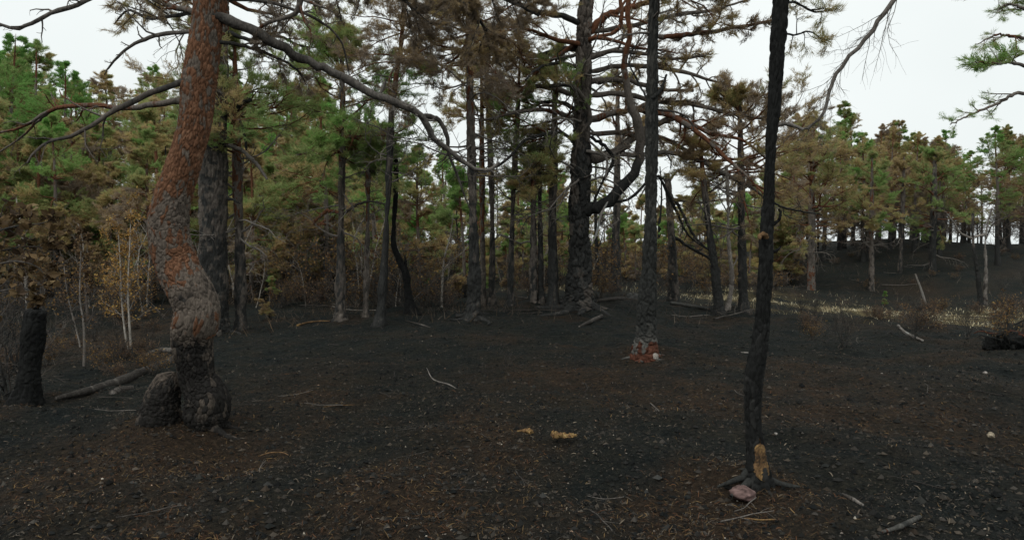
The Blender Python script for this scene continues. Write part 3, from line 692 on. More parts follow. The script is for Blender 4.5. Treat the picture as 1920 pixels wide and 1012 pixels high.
measured('pine_tree', 'slim dark pine, right one of the close pair left of the massive pine',
         [(1015, 567, 7), (1014, 520, 5), (1013, 430, 5), (1012, 350, 4), (1012, 280, 2)], [.1, .2, .3, .5], seed=12, crown=dict(hc=3.3, hl=1.6, Lmax=1.3, nb=14, tone=tn(.3, .6)), dead=6)
measured('pine_tree', 'straight mid-sized pine with black foot directly left of the massive branching pine',
         [(1037, 572, 13), (1037, 540, 9.5), (1036, 450, 8.5), (1037, 350, 7.5), (1039, 250, 6), (1041, 170, 4.5), (1043, 100, 2)], [.1, .15, .3, .5, .6], seed=13, crown=dict(hc=4.0, hl=2.2, Lmax=2.1, tufts=3, nb=20, tone=tn(.3, .85)), dead=8)
# ---- the massive pine with U-shaped limb
BP = dict(leafy=True, ln=.10, wd=.012, K=9, tufts=5)
measured('massive_pine', 'massive dark-furrowed pine with a big upward-curving U-shaped limb, centre of the clearing',
         [(1085, 582, 36), (1085, 560, 29), (1086, 520, 23.5), (1087, 450, 20), (1086, 380, 19.5), (1089, 300, 18), (1091, 220, 16), (1093, 130, 15), (1096, 50, 14), (1100, -30, 13)], [.1, .12, .15, .15, .18, .35, .4, .42, .42], near=True, rootspec=[(0.20, 0.98, 0.13), (0.99, 1.30, 0.13), (1.77, 1.62, 0.13), (2.56, 0.98, 0.13), (3.34, 1.30, 0.13), (4.12, 1.62, 0.13), (4.91, 0.98, 0.13), (5.70, 1.30, 0.13)], seed=14, base=(1085, 574),
         nearkw=dict(nu=130, nv=380, plate=(7, 3.6), depth=.055, lump=.03, flare=.14, nfl=7), extra_top=11.5, brmat=BARK,
         crown=dict(hc=6.6, hl=3.2, Lmax=5.0, nb=20, tone=tn(0, .35), lv=(8, 5), tufts=4, prof=.45), dead=26, color=(.45, .5, 0, 1),
         hand=[dict(p=[(1095, 400), (1115, 392), (1142, 378), (1170, 350), (1190, 316), (1200, 280), (1197, 240), (1186, 205), (1176, 160), (1170, 115), (1180, 70), (1176, 20), (1185, -30)], w=[15, 13.5, 12, 11, 10, 9.5, 9, 7.5, 6, 5.5, 5, 4], zone=-.1, zend=.95, lv=(4, 3), L=1.0, d1=-1.2, n=30, ns=14, t0=.6),
               dict(p=[(1100, 300), (1130, 294), (1160, 278), (1190, 256), (1225, 235), (1260, 222), (1300, 230)], w=[12, 10.5, 9, 8, 6, 4], zone=.55, lv=(9, 5), L=1.8, d1=.6, tone=.12, **BP),
               dict(p=[(1100, 228), (1140, 214), (1180, 205), (1210, 197), (1240, 181)], w=[9, 7, 6, 4], zone=.65, lv=(7, 4), L=1.6, d1=-.4, tone=.15, **BP),
               dict(p=[(1190, 206), (1240, 212), (1285, 232), (1325, 262), (1365, 300), (1400, 330), (1440, 372)], w=[6, 5.5, 5, 4, 3, 1.6], zone=.68, lv=(11, 4), L=1.4, d1=-1.5, tone=.15, **dict(BP, leafy=False)),
               dict(p=[(1200, 208), (1270, 220), (1330, 250), (1390, 262), (1440, 300)], w=[5, 5, 4, 2], zone=.68, lv=(10, 5), L=1.7, d1=-.5, tone=.2, **BP),
               dict(p=[(1108, 290), (1200, 290), (1260, 286), (1310, 300), (1350, 322), (1400, 345), (1430, 368)], w=[5, 5, 5, 4.5, 4, 2], zone=.6, lv=(10, 4), L=1.2, d1=1.0, mat=DEADWOOD),
               dict(p=[(1110, 380), (1180, 372), (1230, 330), (1260, 380), (1290, 440), (1330, 470)], w=[3, 3, 3, 3, 2, 1], zone=.1, lv=(8, 4), L=1.2, d0=0, d1=1.5),
               dict(p=[(1078, 226), (1050, 212), (1010, 206), (960, 212), (925, 222), (900, 226)], w=[5, 4.5, 4, 3, 2], zone=.62, lv=(9, 4), L=1.3, d1=-1.0),
               dict(p=[(1080, 205), (1050, 192), (1020, 192), (985, 205), (945, 215)], w=[5, 4, 3, 2], zone=.3, lv=(7, 4), L=1.1, d1=.8),
               dict(p=[(1090, 250), (1105, 228), (1100, 195), (1085, 172), (1065, 160), (1030, 163)], w=[5, 5, 4.5, 4, 3], zone=.4, lv=(5, 3), L=1.0, d0=-.35, d1=-.7),
               dict(p=[(1080, 180), (1040, 166), (1000, 162), (960, 168), (930, 175)], w=[6, 6, 5, 3, 2], zone=.5, lv=(9, 4), L=1.3, d1=.4, tone=.1, **BP),
               dict(p=[(1110, 385), (1135, 330), (1150, 300), (1135, 275), (1115, 262), (1108, 256)], w=[2, 3, 3.5, 3.5, 3.5, 3], zone=.1, lv=(3, 2), L=.5, d0=-.5, d1=-.3, mat=BARK_BLACK),
               dict(p=[(1140, 378), (1128, 400), (1118, 440), (1108, 460)], w=[1.5, 2.5, 2, 1], zone=.9, lv=(3, 2), L=.3, d0=-.5, d1=-.6, mat=DEADWOOD),
               dict(p=[(1135, 340), (1138, 300), (1122, 288), (1100, 283)], w=[1.5, 3, 3.5, 3.5], zone=.7, lv=(2, 2), L=.4, d0=-.6, d1=-.2, mat=DEADWOOD),
               dict(p=[(1080, 270), (1055, 250), (1020, 252), (985, 262), (950, 300), (920, 318)], w=[4, 4, 3.5, 3, 2], zone=.25, lv=(8, 4), L=1.0, d1=-.6),
               dict(p=[(1100, 70), (1120, 42), (1150, 24), (1180, 15), (1220, 4), (1270, -10)], w=[8, 7.5, 7, 6, 5], zone=.8, lv=(9, 5), L=1.8, d1=.3, tone=.3, **BP),
               dict(p=[(1110, 70), (1150, 62), (1165, 40), (1160, -20)], w=[3, 4, 4, 4], zone=.9, lv=(4, 3), L=.6, d1=-.4),
               dict(p=[(1102, 155), (1140, 150), (1180, 152), (1240, 168), (1300, 170)], w=[7, 6, 5, 3], zone=.6, lv=(10, 5), L=1.8, d1=.4, tone=.25, **BP),
               dict(p=[(1102, 110), (1150, 96), (1200, 100), (1260, 110), (1320, 105)], w=[6, 5, 4, 3], zone=.5, lv=(10, 5), L=1.8, d1=-.7, tone=.3, **BP),
               dict(p=[(1105, 180), (1160, 176), (1230, 190), (1300, 196), (1380, 215), (1440, 225)], w=[6, 6, 5, 4, 2], zone=.55, lv=(14, 6), L=2.0, d1=.8, tone=.15, **BP),
               dict(p=[(1105, 135), (1180, 122), (1260, 130), (1330, 150), (1400, 170)], w=[6, 5, 5, 3, 2], zone=.5, lv=(14, 6), L=2.2, d1=1.6, tone=.2, **BP),
               dict(p=[(1105, 60), (1180, 50), (1260, 30), (1340, 18), (1400, 0)], w=[6, 5, 5, 3, 2], zone=.5, lv=(12, 6), L=2.0, d1=1.6, tone=.3, **BP),
               dict(p=[(1105, 250), (1180, 250), (1250, 262), (1320, 300), (1390, 300), (1440, 320)], w=[6, 5, 5, 3, 2], zone=.6, lv=(14, 5), L=1.8, d1=2.4, tone=.2, **BP),
               dict(p=[(1090, 45), (1050, 30), (1010, 22), (970, 5), (920, -15)], w=[7, 6, 5, 4], zone=.2, lv=(9, 5), L=1.6, d1=-1.0, tone=.1, **BP),
               dict(p=[(1090, 90), (1040, 96), (1000, 105), (950, 98), (900, 110)], w=[6, 5, 4, 2], zone=.3, lv=(10, 5), L=1.7, d1=.5, tone=.2, **BP),
               dict(p=[(1090, 130), (1050, 118), (1010, 128), (985, 150)], w=[5, 4, 3, 2], zone=.3, lv=(8, 5), L=1.2, d1=-1.6, tone=.5, **BP)])
# ---- pine with the red foot
measured('pine_tree', 'straight furrowed pine with rust-red scorched-bare foot and a pale stone leaning on it',
         [(1209, 668, 26), (1209, 650, 23), (1211, 620, 19.5), (1214, 560, 16.5), (1218, 480, 13.5), (1221, 380, 11.8), (1222, 260, 11), (1223, 130, 10), (1225, 0, 8.8)],
         [.73, .70, .2, .12, .15, .2, .22, .25, .3], mat=BARK_RED, near=True, seed=15, rootspec=[(3.3, .42, .06), (4.4, .3, .06), (5.6, .34, .06), (.3, .5, .06), (1.8, .4, .06)],  nearkw=dict(nu=100, nv=380, plate=(14, 7), depth=.022, lump=.015, flare=.03, nfl=6), extra_top=9.5, brmat=BARK,
         crown=dict(hc=6.2, hl=5, Lmax=2.8, nb=20, tone=tn(0, .4), ln=.10, wd=.011), dead=3, color=(.45, .45, 0, 1),
         hand=[dict(p=[(1230, 70), (1260, 69), (1300, 64), (1350, 57), (1400, 48), (1455, 38)], w=[5.5, 5.5, 5, 4, 3], zone=.68, lv=(9, 5), L=1.2, d1=.5, leafy=True, tone=.2, ln=.09, wd=.01),
               dict(p=[(1222, 185), (1238, 170), (1250, 140)], w=[4, 4, 2], zone=.1, lv=(3, 3), L=.5, d0=-.1),
               dict(p=[(1216, 190), (1195, 150), (1180, 110), (1210, 60)], w=[2, 2, 1.5, 1], zone=.1, lv=(5, 3), L=.5, d0=.1, d1=.4),
               dict(p=[(1232, 205), (1280, 215), (1300, 240), (1285, 250)], w=[2.5, 2, 1.5, 1], zone=.3, lv=(5, 3), L=.4, mat=DEADWOOD)])
measured('pine_tree', 'dark pine trunk between the massive pine and the red-footed pine, standing beyond the crest',
         [(1156, 560, 11), (1156, 530, 8), (1156, 430, 7), (1157, 330, 6), (1158, 200, 4), (1158, 120, 2)], [.1, .1, .35, .5, .55], seed=16, depth=26, crown=dict(hc=3.4, hl=2.0, Lmax=2.4, tufts=3, nb=20, tone=tn(.1, .5)), dead=9)
measured('dead_tree', 'broken-topped burnt pine with drooping bare branches, right of the red-footed pine',
         [(1263, 566, 13), (1262, 530, 10), (1260, 460, 8), (1256, 400, 6.5), (1253, 350, 5.5), (1251, 325, 4)], [.2, .3, .35, .4], seed=17,
         crown=None, hand=[dict(p=[(1255, 372), (1300, 380), (1340, 376), (1365, 372)], w=[3.5, 3, 2, 1], zone=.4, lv=(5, 3), L=.9),
                           dict(p=[(1256, 360), (1280, 400), (1300, 440), (1330, 470)], w=[3.5, 3, 2.5, 1.5], zone=.2, lv=(6, 4), L=1.1),
                           dict(p=[(1260, 440), (1295, 465), (1330, 485), (1345, 510)], w=[3.5, 3, 2.5, 1.5], zone=.1, lv=(7, 4), L=.8),
                           dict(p=[(1252, 345), (1235, 330), (1215, 345), (1200, 370)], w=[2.5, 2, 2, 1], zone=.4, lv=(4, 3), L=.7),
                           dict(p=[(1254, 340), (1275, 318), (1300, 330)], w=[3, 2, 1], zone=.5, lv=(5, 3), L=.6)])
measured('burnt_tree', 'black burnt stem leaning left, grey above its halfway, with pale thin stem beside it',
         [(1348, 588, 12), (1346, 560, 9), (1340, 500, 7.5), (1332, 450, 7), (1325, 390, 6), (1318, 330, 4.5), (1314, 280, 2.5)], [0, 0, 0, .1, .6, .6], seed=18, mat=BARK,
         crown=dict(hc=3.9, hl=2, Lmax=1.2, nb=10, tone=tn(.1, .4)), dead=12)
measured('birch_tree', 'pale thin birch stem rising close beside the leaning black stem',
         [(1362, 580, 4.5), (1372, 530, 4), (1366, 450, 3.5), (1365, 380, 3), (1362, 310, 2)], [.3, .5, .6, .6], mat=BIRCH, seed=19, hand=[dict(p=[(1368, 510), (1385, 480), (1395, 450)], w=[1.8, 1.3, .8], zone=.6, lv=(6, 4), L=.7, d1=.2),
                dict(p=[(1365, 400), (1350, 370), (1345, 330)], w=[1.5, 1, .7], zone=.6, lv=(6, 4), L=.7)])
measured('pine_tree', 'dark pine trunk just left of the thin black curved trunk, foot among straw',
         [(1394, 584, 12), (1393, 550, 8.5), (1391, 450, 8), (1390, 350, 6.5), (1388, 250, 4.5), (1387, 180, 2)], [.1, .1, .2, .4, .5], seed=20, crown=dict(hc=3.2, hl=2, Lmax=3.0, nb=36, tone=tn(.05, .45)), dead=12, color=(.5, .55, 0, 1))

# ---- thin black trunk in the right foreground
tb = [(1421, 908, 27), (1419, 885, 22), (1417, 850, 20), (1412, 800, 17.5), (1411, 750, 17), (1415, 700, 17.5), (1424, 640, 16.5), (1430, 590, 15), (1434, 520, 15.5), (1436, 450, 14.5), (1441, 380, 14), (1444, 300, 14), (1450, 210, 15), (1457, 110, 14), (1464, 0, 14)]
tb = [(a, b, c * (.88 if b < 880 else .95)) for a, b, c in tb]
thin = measured('burnt_tree', 'thin sooty black curved trunk in the right foreground with a yellow wound at its foot', tb, [.12, .25, .15, .1, .05, .03, .02], mat=BARK_BLACK, near=True, seed=21, base=(1420, 897),
         nearkw=dict(nu=90, nv=420, plate=(26, 9), depth=.008, lump=.012, flare=.035, nfl=5), extra_top=6.8, brmat=BARK_BLACK,
         crown=dict(hc=4.4, hl=4.1, Lmax=1.1, nb=9, tone=tn(.2, .6), ln=.07, wd=.005, K=12), dead=0, color=(.6, .5, 0, 1),
         hand=[dict(p=[(1450, 236), (1470, 232), (1490, 236), (1505, 244)], w=[4.5, 4, 3.5, 3], zone=.7, lv=(0, 0), mat=DEADWOOD),
               dict(p=[(1462, 10), (1490, 5), (1525, 22), (1560, 20)], w=[3, 2.5, 1.5], zone=.3, lv=(8, 4), L=.7, d1=.9, leafy=True, tone=.35, ln=.06, wd=.004, K=10, tufts=3),
               dict(p=[(1460, 60), (1490, 66), (1520, 60), (1550, 82)], w=[2.5, 2, 1.2], zone=.3, lv=(7, 4), L=.6, d1=1.1, leafy=True, tone=.3, ln=.06, wd=.004, K=10, tufts=3),
               dict(p=[(1440, 372), (1462, 386), (1500, 396), (1540, 402)], w=[2.5, 2, 1.2], zone=.4, lv=(4, 3), L=.4, d1=.4),
               dict(p=[(1440, 445), (1428, 440), (1423, 448)], w=[6, 5, 3], zone=.5, lv=(0, 0), d0=-.03, d1=-.1, mat=RAWWOOD, name='branch_stub'),
               dict(p=[(1440, 472), (1455, 470), (1464, 462)], w=[4, 3, 1.5], zone=0, lv=(0, 0), name='branch_stub'),
               dict(p=[(1440, 425), (1458, 415), (1464, 400), (1460, 392)], w=[4, 3, 2], zone=0, lv=(0, 0), name='branch_stub')])
gT = ground_at(1420, 897)
# bare yellow wood showing in the wound, bark torn away: a curved plate hugging the foot
def wound():
    d = float(gT[1]); nv, nu = 26, 14; V = []
    prof = catmull([at(px, py, d) for px, py, _ in tb[:5]], 60); R = np.interp(np.linspace(0, 1, 60), np.linspace(0, 1, 5), [p[2] for p in tb[:5]]) * d / F0
    for j in range(nv):
        t = j / (nv - 1); z = at(0, 893 - 76 * t, d)[2]; k = int(np.argmin(abs(prof[:, 2] - z))); c = prof[k]; r = R[k] + .008
        ww = (.7 + .3 * math.sin(t * 9) + .4 * math.sin(t * math.pi)) * math.sin(math.pi * min(1, t * 1.1 + .04)) ** .4
        for i in range(nu):
            a = -math.pi / 2 + .25 + (i / (nu - 1) - .5) * ww * 1.7
            e = (1 - abs(i / (nu - 1) - .5) * 2) ** .3
            rr = r + .012 * e - .006 + .004 * math.sin(i * 5 + j * 3)
            V.append((c[0] + math.cos(a) * rr, c[1] + math.sin(a) * rr, z))
    idx = np.arange(nv * nu).reshape(nv, nu); Fq = np.stack([idx[:-1, :-1], idx[:-1, 1:], idx[1:, 1:], idx[1:, :-1]], -1).reshape(-1, 4)
    zn = np.repeat(np.interp(np.linspace(0, 1, nv), [0, .35, .5, .8, 1], [.62, .45, .12, .72, .25]), nu) + rs(6).normal(size=nv * nu) * .12
    V = np.array(V); o = np.array(thin.location)
    w = obj('wound', mesh_np('wound', V - o, Fq, 4, RAWWOOD, {'zone': zn, 'cell': rs(5).random(len(V))}), thin); w['label'] = 'bare yellow wood where the bark is gone'
wound()
for k, (pts, w) in enumerate([([(1415, 886), (1385, 880), (1362, 879), (1345, 888)], [10, 6, 4, 2]), ([(1430, 892), (1455, 904), (1480, 910), (1500, 912)], [10, 6, 4.5, 2]), ([(1412, 895), (1394, 912), (1370, 925)], [10, 6, 3])]):
    d = float(gT[1]); Pr = catmull([at(a, b, d - (.12 if k == 2 else .02) * i) for i, (a, b) in enumerate(pts)], 14)
    for q in Pr[3:]: q[2] = min(q[2], gz(q[0], q[1]) + .012)
    o = np.array(thin.location)
    obj('root', Wood().add(Pr, np.interp(np.linspace(0, 1, 14), np.linspace(0, 1, len(w)), w) * d / F0, 10, [.16 if k else .12] * 14).mesh('root', BARK_RED, o), thin)

# ---- trees whose trunks stand outside the frame but whose branches hang in
def outside_tree(name, label, x, y, H, r, hand, crown, seed, color=(.6, .6, 0, 1)):
    rng = rs(seed); z0 = gz(x, y); o = np.array([x, y, z0]); n = 12; zz = np.linspace(-.1, H, n)
    P = np.stack([x + .12 * np.sin(zz * .5 + seed), y + .1 * np.cos(zz * .4), z0 + zz], -1); R = r * (1 - zz / H) ** .7 + .02
    t = thing(name, o, label, 'tree'); obj('trunk', Wood().add(catmull(P, 40), np.interp(np.linspace(0, 1, 40), np.linspace(0, 1, n), R), 16, np.linspace(.2, .8, 40)).mesh('trunk', BARK, o), t)
    FO = []
    for h in hand:
        pts = np.array(h['P']); n2 = 30; Pb = catmull(pts, n2); Rb = np.interp(np.linspace(0, 1, n2), np.linspace(0, 1, len(h['r'])), h['r'])
        Pb[1:] += rng.normal(size=(n2 - 1, 3)) * .012
        w = Wood().add(Pb, Rb, 9, h.get('zone', .6))
        outs, V, T = spray(rng, Pb[None], Rb[None], np.array([h['L']]), np.array([h['leafy']]), h['lv'], h.get('rat', (.5, .4)), 3, 9, h.get('ln', .08), .006, h.get('up', 0), wig=h.get('wig', .13), flat=h.get('flat', .6), tonev=np.array([h.get('tone', .6)]), t0=h.get('t0', .3), minr=h.get('minr', .002), ang=h.get('ang', (.55, 1.0)), rr=h.get('rr', .55))
        for q, rr, ow in outs: w.add(q, rr, 3, h.get('zone', .6))
        obj('branch', w.mesh('branch', h.get('mat', BARK), o), t)
        if V is not None: FO.append((V - o, T))
    if crown:
        live, dd, V, T = pine(rng, P, R, 0, z0, **crown); put_branches(t, o, live, BARK, 'branch', 5)
        if dd: put_branches(t, o, dd, DEADWOOD, 'dead_branch', 5)
        FO.append((V - o, T))
    c = obj('crown', needle_mesh('crown', np.concatenate([a for a, _ in FO]), np.concatenate([b for _, b in FO])), t); c.color = color
dR = 6.5
outside_tree('leaning_pine', 'pine outside the right edge whose long grey dead limb hangs into the white sky', 5.6, 6.6, 9.5, .17,
             [dict(P=[(5.6, 6.6, 6.3), at(1900, -330, dR), at(1760, -130, dR), at(1680, -5, dR), at(1640, 50, dR), at(1600, 98, dR), at(1565, 145, dR), at(1553, 190, dR), at(1535, 225, dR), at(1505, 243, dR), at(1478, 236, dR - .3)],
                   r=[.045, .04, .03, .023, .021, .019, .017, .016, .013, .011, .008], L=1.0, leafy=False, lv=(34, 9), mat=DEADWOOD, zone=.42, flat=1.2, up=-.10, t0=.28, rat=(.55, .5), ang=(.15, .8), minr=.0014, rr=.2, wig=.22)],
             dict(hc=6.2, hl=5.5, Lmax=1.3, nb=14, dead=0, tone=tn(.3, .7)), 71)
outside_tree('pine_tree', 'pine at the right edge sending green feathery branches over the sky', 12.6, 16.0, 11, .2,
             [dict(P=[(12.6, 16, 6.6), at(1905, 70, 15), at(1870, 66, 15), at(1830, 84, 14.8)], r=[.05, .035, .02, .01], L=1.0, leafy=True, lv=(9, 4), tone=.6, up=.03),
              dict(P=[(12.6, 16, 5.8), at(1910, 120, 15), at(1870, 120, 15), at(1828, 115, 14.8)], r=[.05, .035, .02, .01], L=1.0, leafy=True, lv=(10, 5), tone=.75, up=.02),
              dict(P=[(12.6, 16, 5.1), at(1915, 175, 15), at(1870, 195, 15), at(1820, 215, 14.5), at(1780, 235, 14.2)], r=[.05, .035, .025, .01], L=1.0, leafy=True, lv=(11, 5), tone=.65, up=.02),
              dict(P=[(12.6, 16, 6.9), at(1925, 20, 15), at(1890, 8, 15), at(1870, 20, 14.8)], r=[.05, .035, .02, .01], L=1.0, leafy=True, lv=(9, 5), tone=.65, up=.03)],
             dict(hc=6.6, hl=4.5, Lmax=2.6, nb=16, dead=0, tone=tn(.5, .8)), 72, (.55, .7, 0, 1))

# ---- far slope: measured trunks on the right
for i, (lab, pts, zn, cr, cl, dd) in enumerate([
    ('wide brown-crowned pine with grey stem on the slope, nearest right of the thin trunk', [(1521, 548, 8), (1521, 500, 7), (1522, 400, 6), (1523, 300, 4), (1524, 225, 1.5)], [.5, .5, .55, .6], dict(hc=2.8, hl=1.4, Lmax=3.0, nb=40, tone=tn(.2, .55), tufts=6), (.5, .6, 0, 1), 33),
    ('slim pale pine in front of the black slope, second right of the thin trunk', [(1634, 545, 5), (1634, 500, 4.5), (1634, 420, 4), (1635, 350, 3), (1635, 290, 1.5)], [.4, .5, .5], dict(hc=3.0, hl=1.6, Lmax=2.0, nb=26, tone=tn(.35, .8)), (.5, .6, 0, 1), 34),
    ('slender crooked pine halfway up the black slope', [(1686, 532, 4.5), (1688, 490, 3.5), (1691, 420, 4), (1694, 350, 3), (1695, 290, 1.5)], [.2, .3, .5], dict(hc=3.4, hl=2, Lmax=2.0, nb=24, tone=tn(.1, .5)), (.45, .55, 0, 1), 37),
    ('sturdy dark pine beside the charred heap on the black slope', [(1747, 538, 9), (1748, 500, 6.5), (1750, 420, 6), (1752, 350, 5), (1753, 280, 2)], [.1, .15, .3, .5], dict(hc=3.0, hl=1.6, Lmax=2.6, nb=34, tone=tn(.3, .8)), (.55, .6, 0, 1), 37)]):
    measured('pine_tree', lab, pts, zn, seed=30 + i, crown=cr, color=cl, dead=8, depth=dd)
measured('burnt_tree', 'crooked black dead tree with a pale sideways branch at the foot of the right-hand slope',
         [(1838, 556, 4.5), (1834, 520, 3.6), (1828, 480, 3.5), (1824, 445, 3), (1824, 400, 2)], [.05, .05, .2, .3], seed=36, depth=27,
         hand=[dict(p=[(1826, 450), (1800, 436), (1790, 420), (1775, 400)], w=[2.5, 2, 1.2], zone=.6, mat=DEADWOOD, lv=(4, 3), L=.6), dict(p=[(1826, 445), (1845, 440), (1850, 444)], w=[2.5, 2.5, 1.5], zone=.8, mat=DEADWOOD, lv=(3, 2), L=.4)])
measured('burnt_tree', 'thin pale-streaked dead stem right beside the crooked black tree on the right-hand slope',
         [(1846, 556, 3.5), (1849, 510, 2.5), (1847, 460, 2.2), (1852, 420, 1.5), (1860, 390, 1)], [.3, .6, .7, .5], mat=DEADWOOD, seed=37, depth=27, hand=[dict(p=[(1848, 450), (1862, 420), (1890, 405)], w=[1.5, 1.2, .8], zone=.2, lv=(5, 4), L=.8)])

# ================================================================ background wood: every pine its own thing
def proto(seed, H, r, hc, hl, Lmax, nb, dead, tone, lean=.02, **kw):
    rng = rs(seed); n = 12; z = np.linspace(0, H, n); b = rng.normal(size=2) * lean
    P = np.stack([b[0] * z * z / H + .05 * np.sin(z * .8 + seed), b[1] * z * z / H + .05 * np.cos(z * .7), z - .15], -1); R = (r * (1 - z / H) ** .75 + .012) * (1 + .4 * np.exp(-z / .3))
    live, dd, V, T = pine(rng, P, R, 0, 0, hc=hc, hl=hl, Lmax=Lmax, nb=nb, dead=dead, tone=tone, **kw)
    w = Wood().add(P, R, 8, np.interp(z, [0, hc * .6, hc, H], [.1, .25, .55, .75])); add_wood(w, live)
    if dd: add_wood(w, (dd[0], dd[1] * 1.3, [(q, r * 2.2, o_) for q, r, o_ in dd[2]], .52))
    return w.mesh('trunk', BARK), needle_mesh('crown', V, T), H
def hs(a, b, c): return lambda s, r: np.clip(a + (b - a) * s + r.uniform(-c, c, len(s)), 0, 1)
FK = dict(ln=.105, wd=.014, K=7, lv=(12, 8))
protos = [proto(201, 13, .19, 4.0, 1.5, 3.3, 40, 26, hs(.2, .75, .4), tufts=4, **FK), proto(202, 11, .16, 2.6, 1.2, 3.0, 42, 22, hs(.25, .65, .42), tufts=4, **FK),
          proto(203, 12, .17, 4.2, 1.5, 2.8, 38, 26, hs(.3, .85, .35), tufts=4, **FK), proto(204, 9, .13, 1.4, .8, 2.5, 42, 18, hs(.2, .55, .4), tufts=4, **FK),
          proto(205, 6.5, .09, .6, .4, 2.1, 40, 5, hs(.2, .55, .3), tufts=4, **FK), proto(206, 12.5, .18, 5.5, 2, 3.0, 34, 30, hs(.2, .5, .3), tufts=4, **FK),
          proto(207, 14, .2, 6, 1.5, 3.4, 40, 14, hs(.45, .85, .25), tufts=4, **FK), proto(208, 4.2, .06, .5, .3, 1.3, 28, 4, hs(.3, .6, .3), tufts=4, **FK)]
sky_px = [-400, 0, 50, 130, 190, 230, 300, 380, 450, 540, 600, 680, 760, 850, 930, 1000, 1060, 1130, 1200, 1300, 1400, 1480, 1580, 1640, 1690, 1730, 1780, 1830, 1870, 1920, 2300]
sky_py = [90, 58, 64, 100, 150, 120, 90, 110, 120, 180, 140, 150, 220, 280, 300, 305, 300, 335, 335, 320, 280, 205, 195, 225, 220, 262, 250, 280, 235, 240, 240]
def skyline(px): return np.interp(px, sky_px, sky_py)
rng = rs(77)
placed = []
def far_pine(px, d, top_py, which=None, green=.5, bright=.55, label='', group=''):
    p = at(px, 500, d); x, y = p[0], p[1]
    z0 = gz(x, y); H = (at(px, top_py, d)[2] - z0)
    if which is None:
        c = [k for k in range(len(protos)) if .62 < H / protos[k][2] < 1.35] or [int(np.argmin([abs(H - q[2]) for q in protos]))]; which = int(rng.choice(c))
    tm, cm, Hp = protos[which]; s = H / Hp
    t = thing('pine_tree', (x, y, z0), label or '', 'tree', group); t.rotation_euler = (0, 0, rng.uniform(0, 6.28)); wdt = s * rng.uniform(.92, 1.12); t.scale = (wdt, wdt, s)
    link(bpy.data.objects.new('trunk', tm), t); c = link(bpy.data.objects.new('crown', cm), t); c.color = (green, bright, 0, 1)
    placed.append((x, y)); return t
marks = [(-150, 'the oak at the left edge'), (55, 'the black stump'), (155, 'the crooked leafless birch'), (240, 'the golden birch'), (320, 'the twisted orange trunk'), (402, 'the stout grey pine'), (450, 'the slim dark-footed pine'), (545, 'the pale barkless branch'), (640, 'the green-crowned pine'),
         (715, 'the leaning pine'), (765, 'the crooked black stem'), (828, 'the dead white birch'), (888, 'the tall dark-footed pine'), (957, 'the slender leaning crest pine'), (1008, 'the close pair of crest pines'), (1087, 'the massive pine'), (1156, 'the dark trunk beyond the crest'),
         (1215, 'the red-footed pine'), (1262, 'the broken-topped pine'), (1340, 'the leaning black stem'), (1435, 'the thin sooty trunk'), (1521, 'the wide brown-crowned pine'), (1634, 'the slim pale slope pine'), (1690, 'the slender crooked slope pine'), (1748, 'the sturdy dark slope pine'), (1842, 'the crooked black dead tree'), (1985, 'the root plate')]
def spot(px):
    m = min(marks, key=lambda q: abs(q[0] - px)); return ('left of ' if px < m[0] else 'right of ') + m[1]
named = {}
def remember(o, lab, px, size, group):
    named.setdefault(lab, []).append((o, px, size)); o['label'] = lab
    if group: o['group'] = group
ORD = ['leftmost', 'second from left', 'third from left', 'fourth from left', 'fifth from left', 'sixth from left', 'seventh from left', 'eighth from left', 'ninth from left', 'tenth from left', 'eleventh from left', 'twelfth from left']
CNT = {3: 'three', 4: 'four', 5: 'five', 6: 'six', 7: 'seven', 8: 'eight'}
def settle_labels():
    for lab, lst in named.items():
        if len(lst) == 1: continue
        if len(lst) == 2:
            lst.sort(key=lambda q: -q[2]); lst[0][0]['label'] = 'larger ' + lab; lst[1][0]['label'] = 'smaller ' + lab
        elif len(lst) <= 12:
            lst.sort(key=lambda q: q[1])
            for k, q in enumerate(lst): q[0]['label'] = ORD[k] + ' ' + lab
def ok(x, y, m):
    return all((x - a) ** 2 + (y - b) ** 2 > m * m for a, b in placed)
def populate(n, pxr, dr, off, gr, br, m=1.4, hmax=15, kinds=None):
    k = 0; tries = 0
    while k < n and tries < n * 12:
        tries += 1
        px = rng.uniform(*pxr); d = rng.uniform(*dr); p = at(px, 500, d)
        if not ok(p[0], p[1], m): continue
        z0 = gz(p[0], p[1]); tp = skyline(px) + rng.uniform(*off); H = at(px, tp, d)[2] - z0
        if H > hmax: tp += 40; H = at(px, tp, d)[2] - z0
        if H > hmax or H < 1.5: continue
        g_ = gr(px); kind = 'green-crowned' if g_ > .6 else ('olive-crowned' if g_ > .5 else ('brown-needled' if g_ > .4 else 'rusty'))
        row = 'far' if d > 50 else ('distant' if d > 38 else 'nearer')
        sz = 'tall' if H > 8.5 else ('mid-height' if H > 5 else 'low')
        t = far_pine(px, d, tp, None if kinds is None else int(rng.choice(kinds)), g_, br + rng.uniform(-.12, .15), None, None); remember(t, f'{sz} {kind} {row} pine rising {spot(px)}', px, H, 'background pines of the scorched forest'); k += 1
def G1(px):
    b = np.interp(px, [-300, 60, 200, 400, 600, 800, 1000, 1200, 1500, 1700, 1900], [.66, .66, .62, .58, .64, .58, .52, .48, .47, .48, .50]); return float(np.clip(b + rng.normal() * .10, .2, .85))
def G2(px): return float(np.clip(G1(px) - .08 + rng.normal() * .05, .2, .8))
populate(34, (-150, 620), (36, 60), (-8, 80), G1, .68, kinds=[0, 1, 2, 5, 6])
populate(34, (560, 1440), (38, 66), (0, 90), G1, .68, kinds=[0, 1, 2, 5, 6])
populate(34, (-150, 640), (25, 38), (50, 190), G2, .68, 1.2)
populate(26, (540, 1000), (27, 40), (60, 190), G2, .68, 1.2)
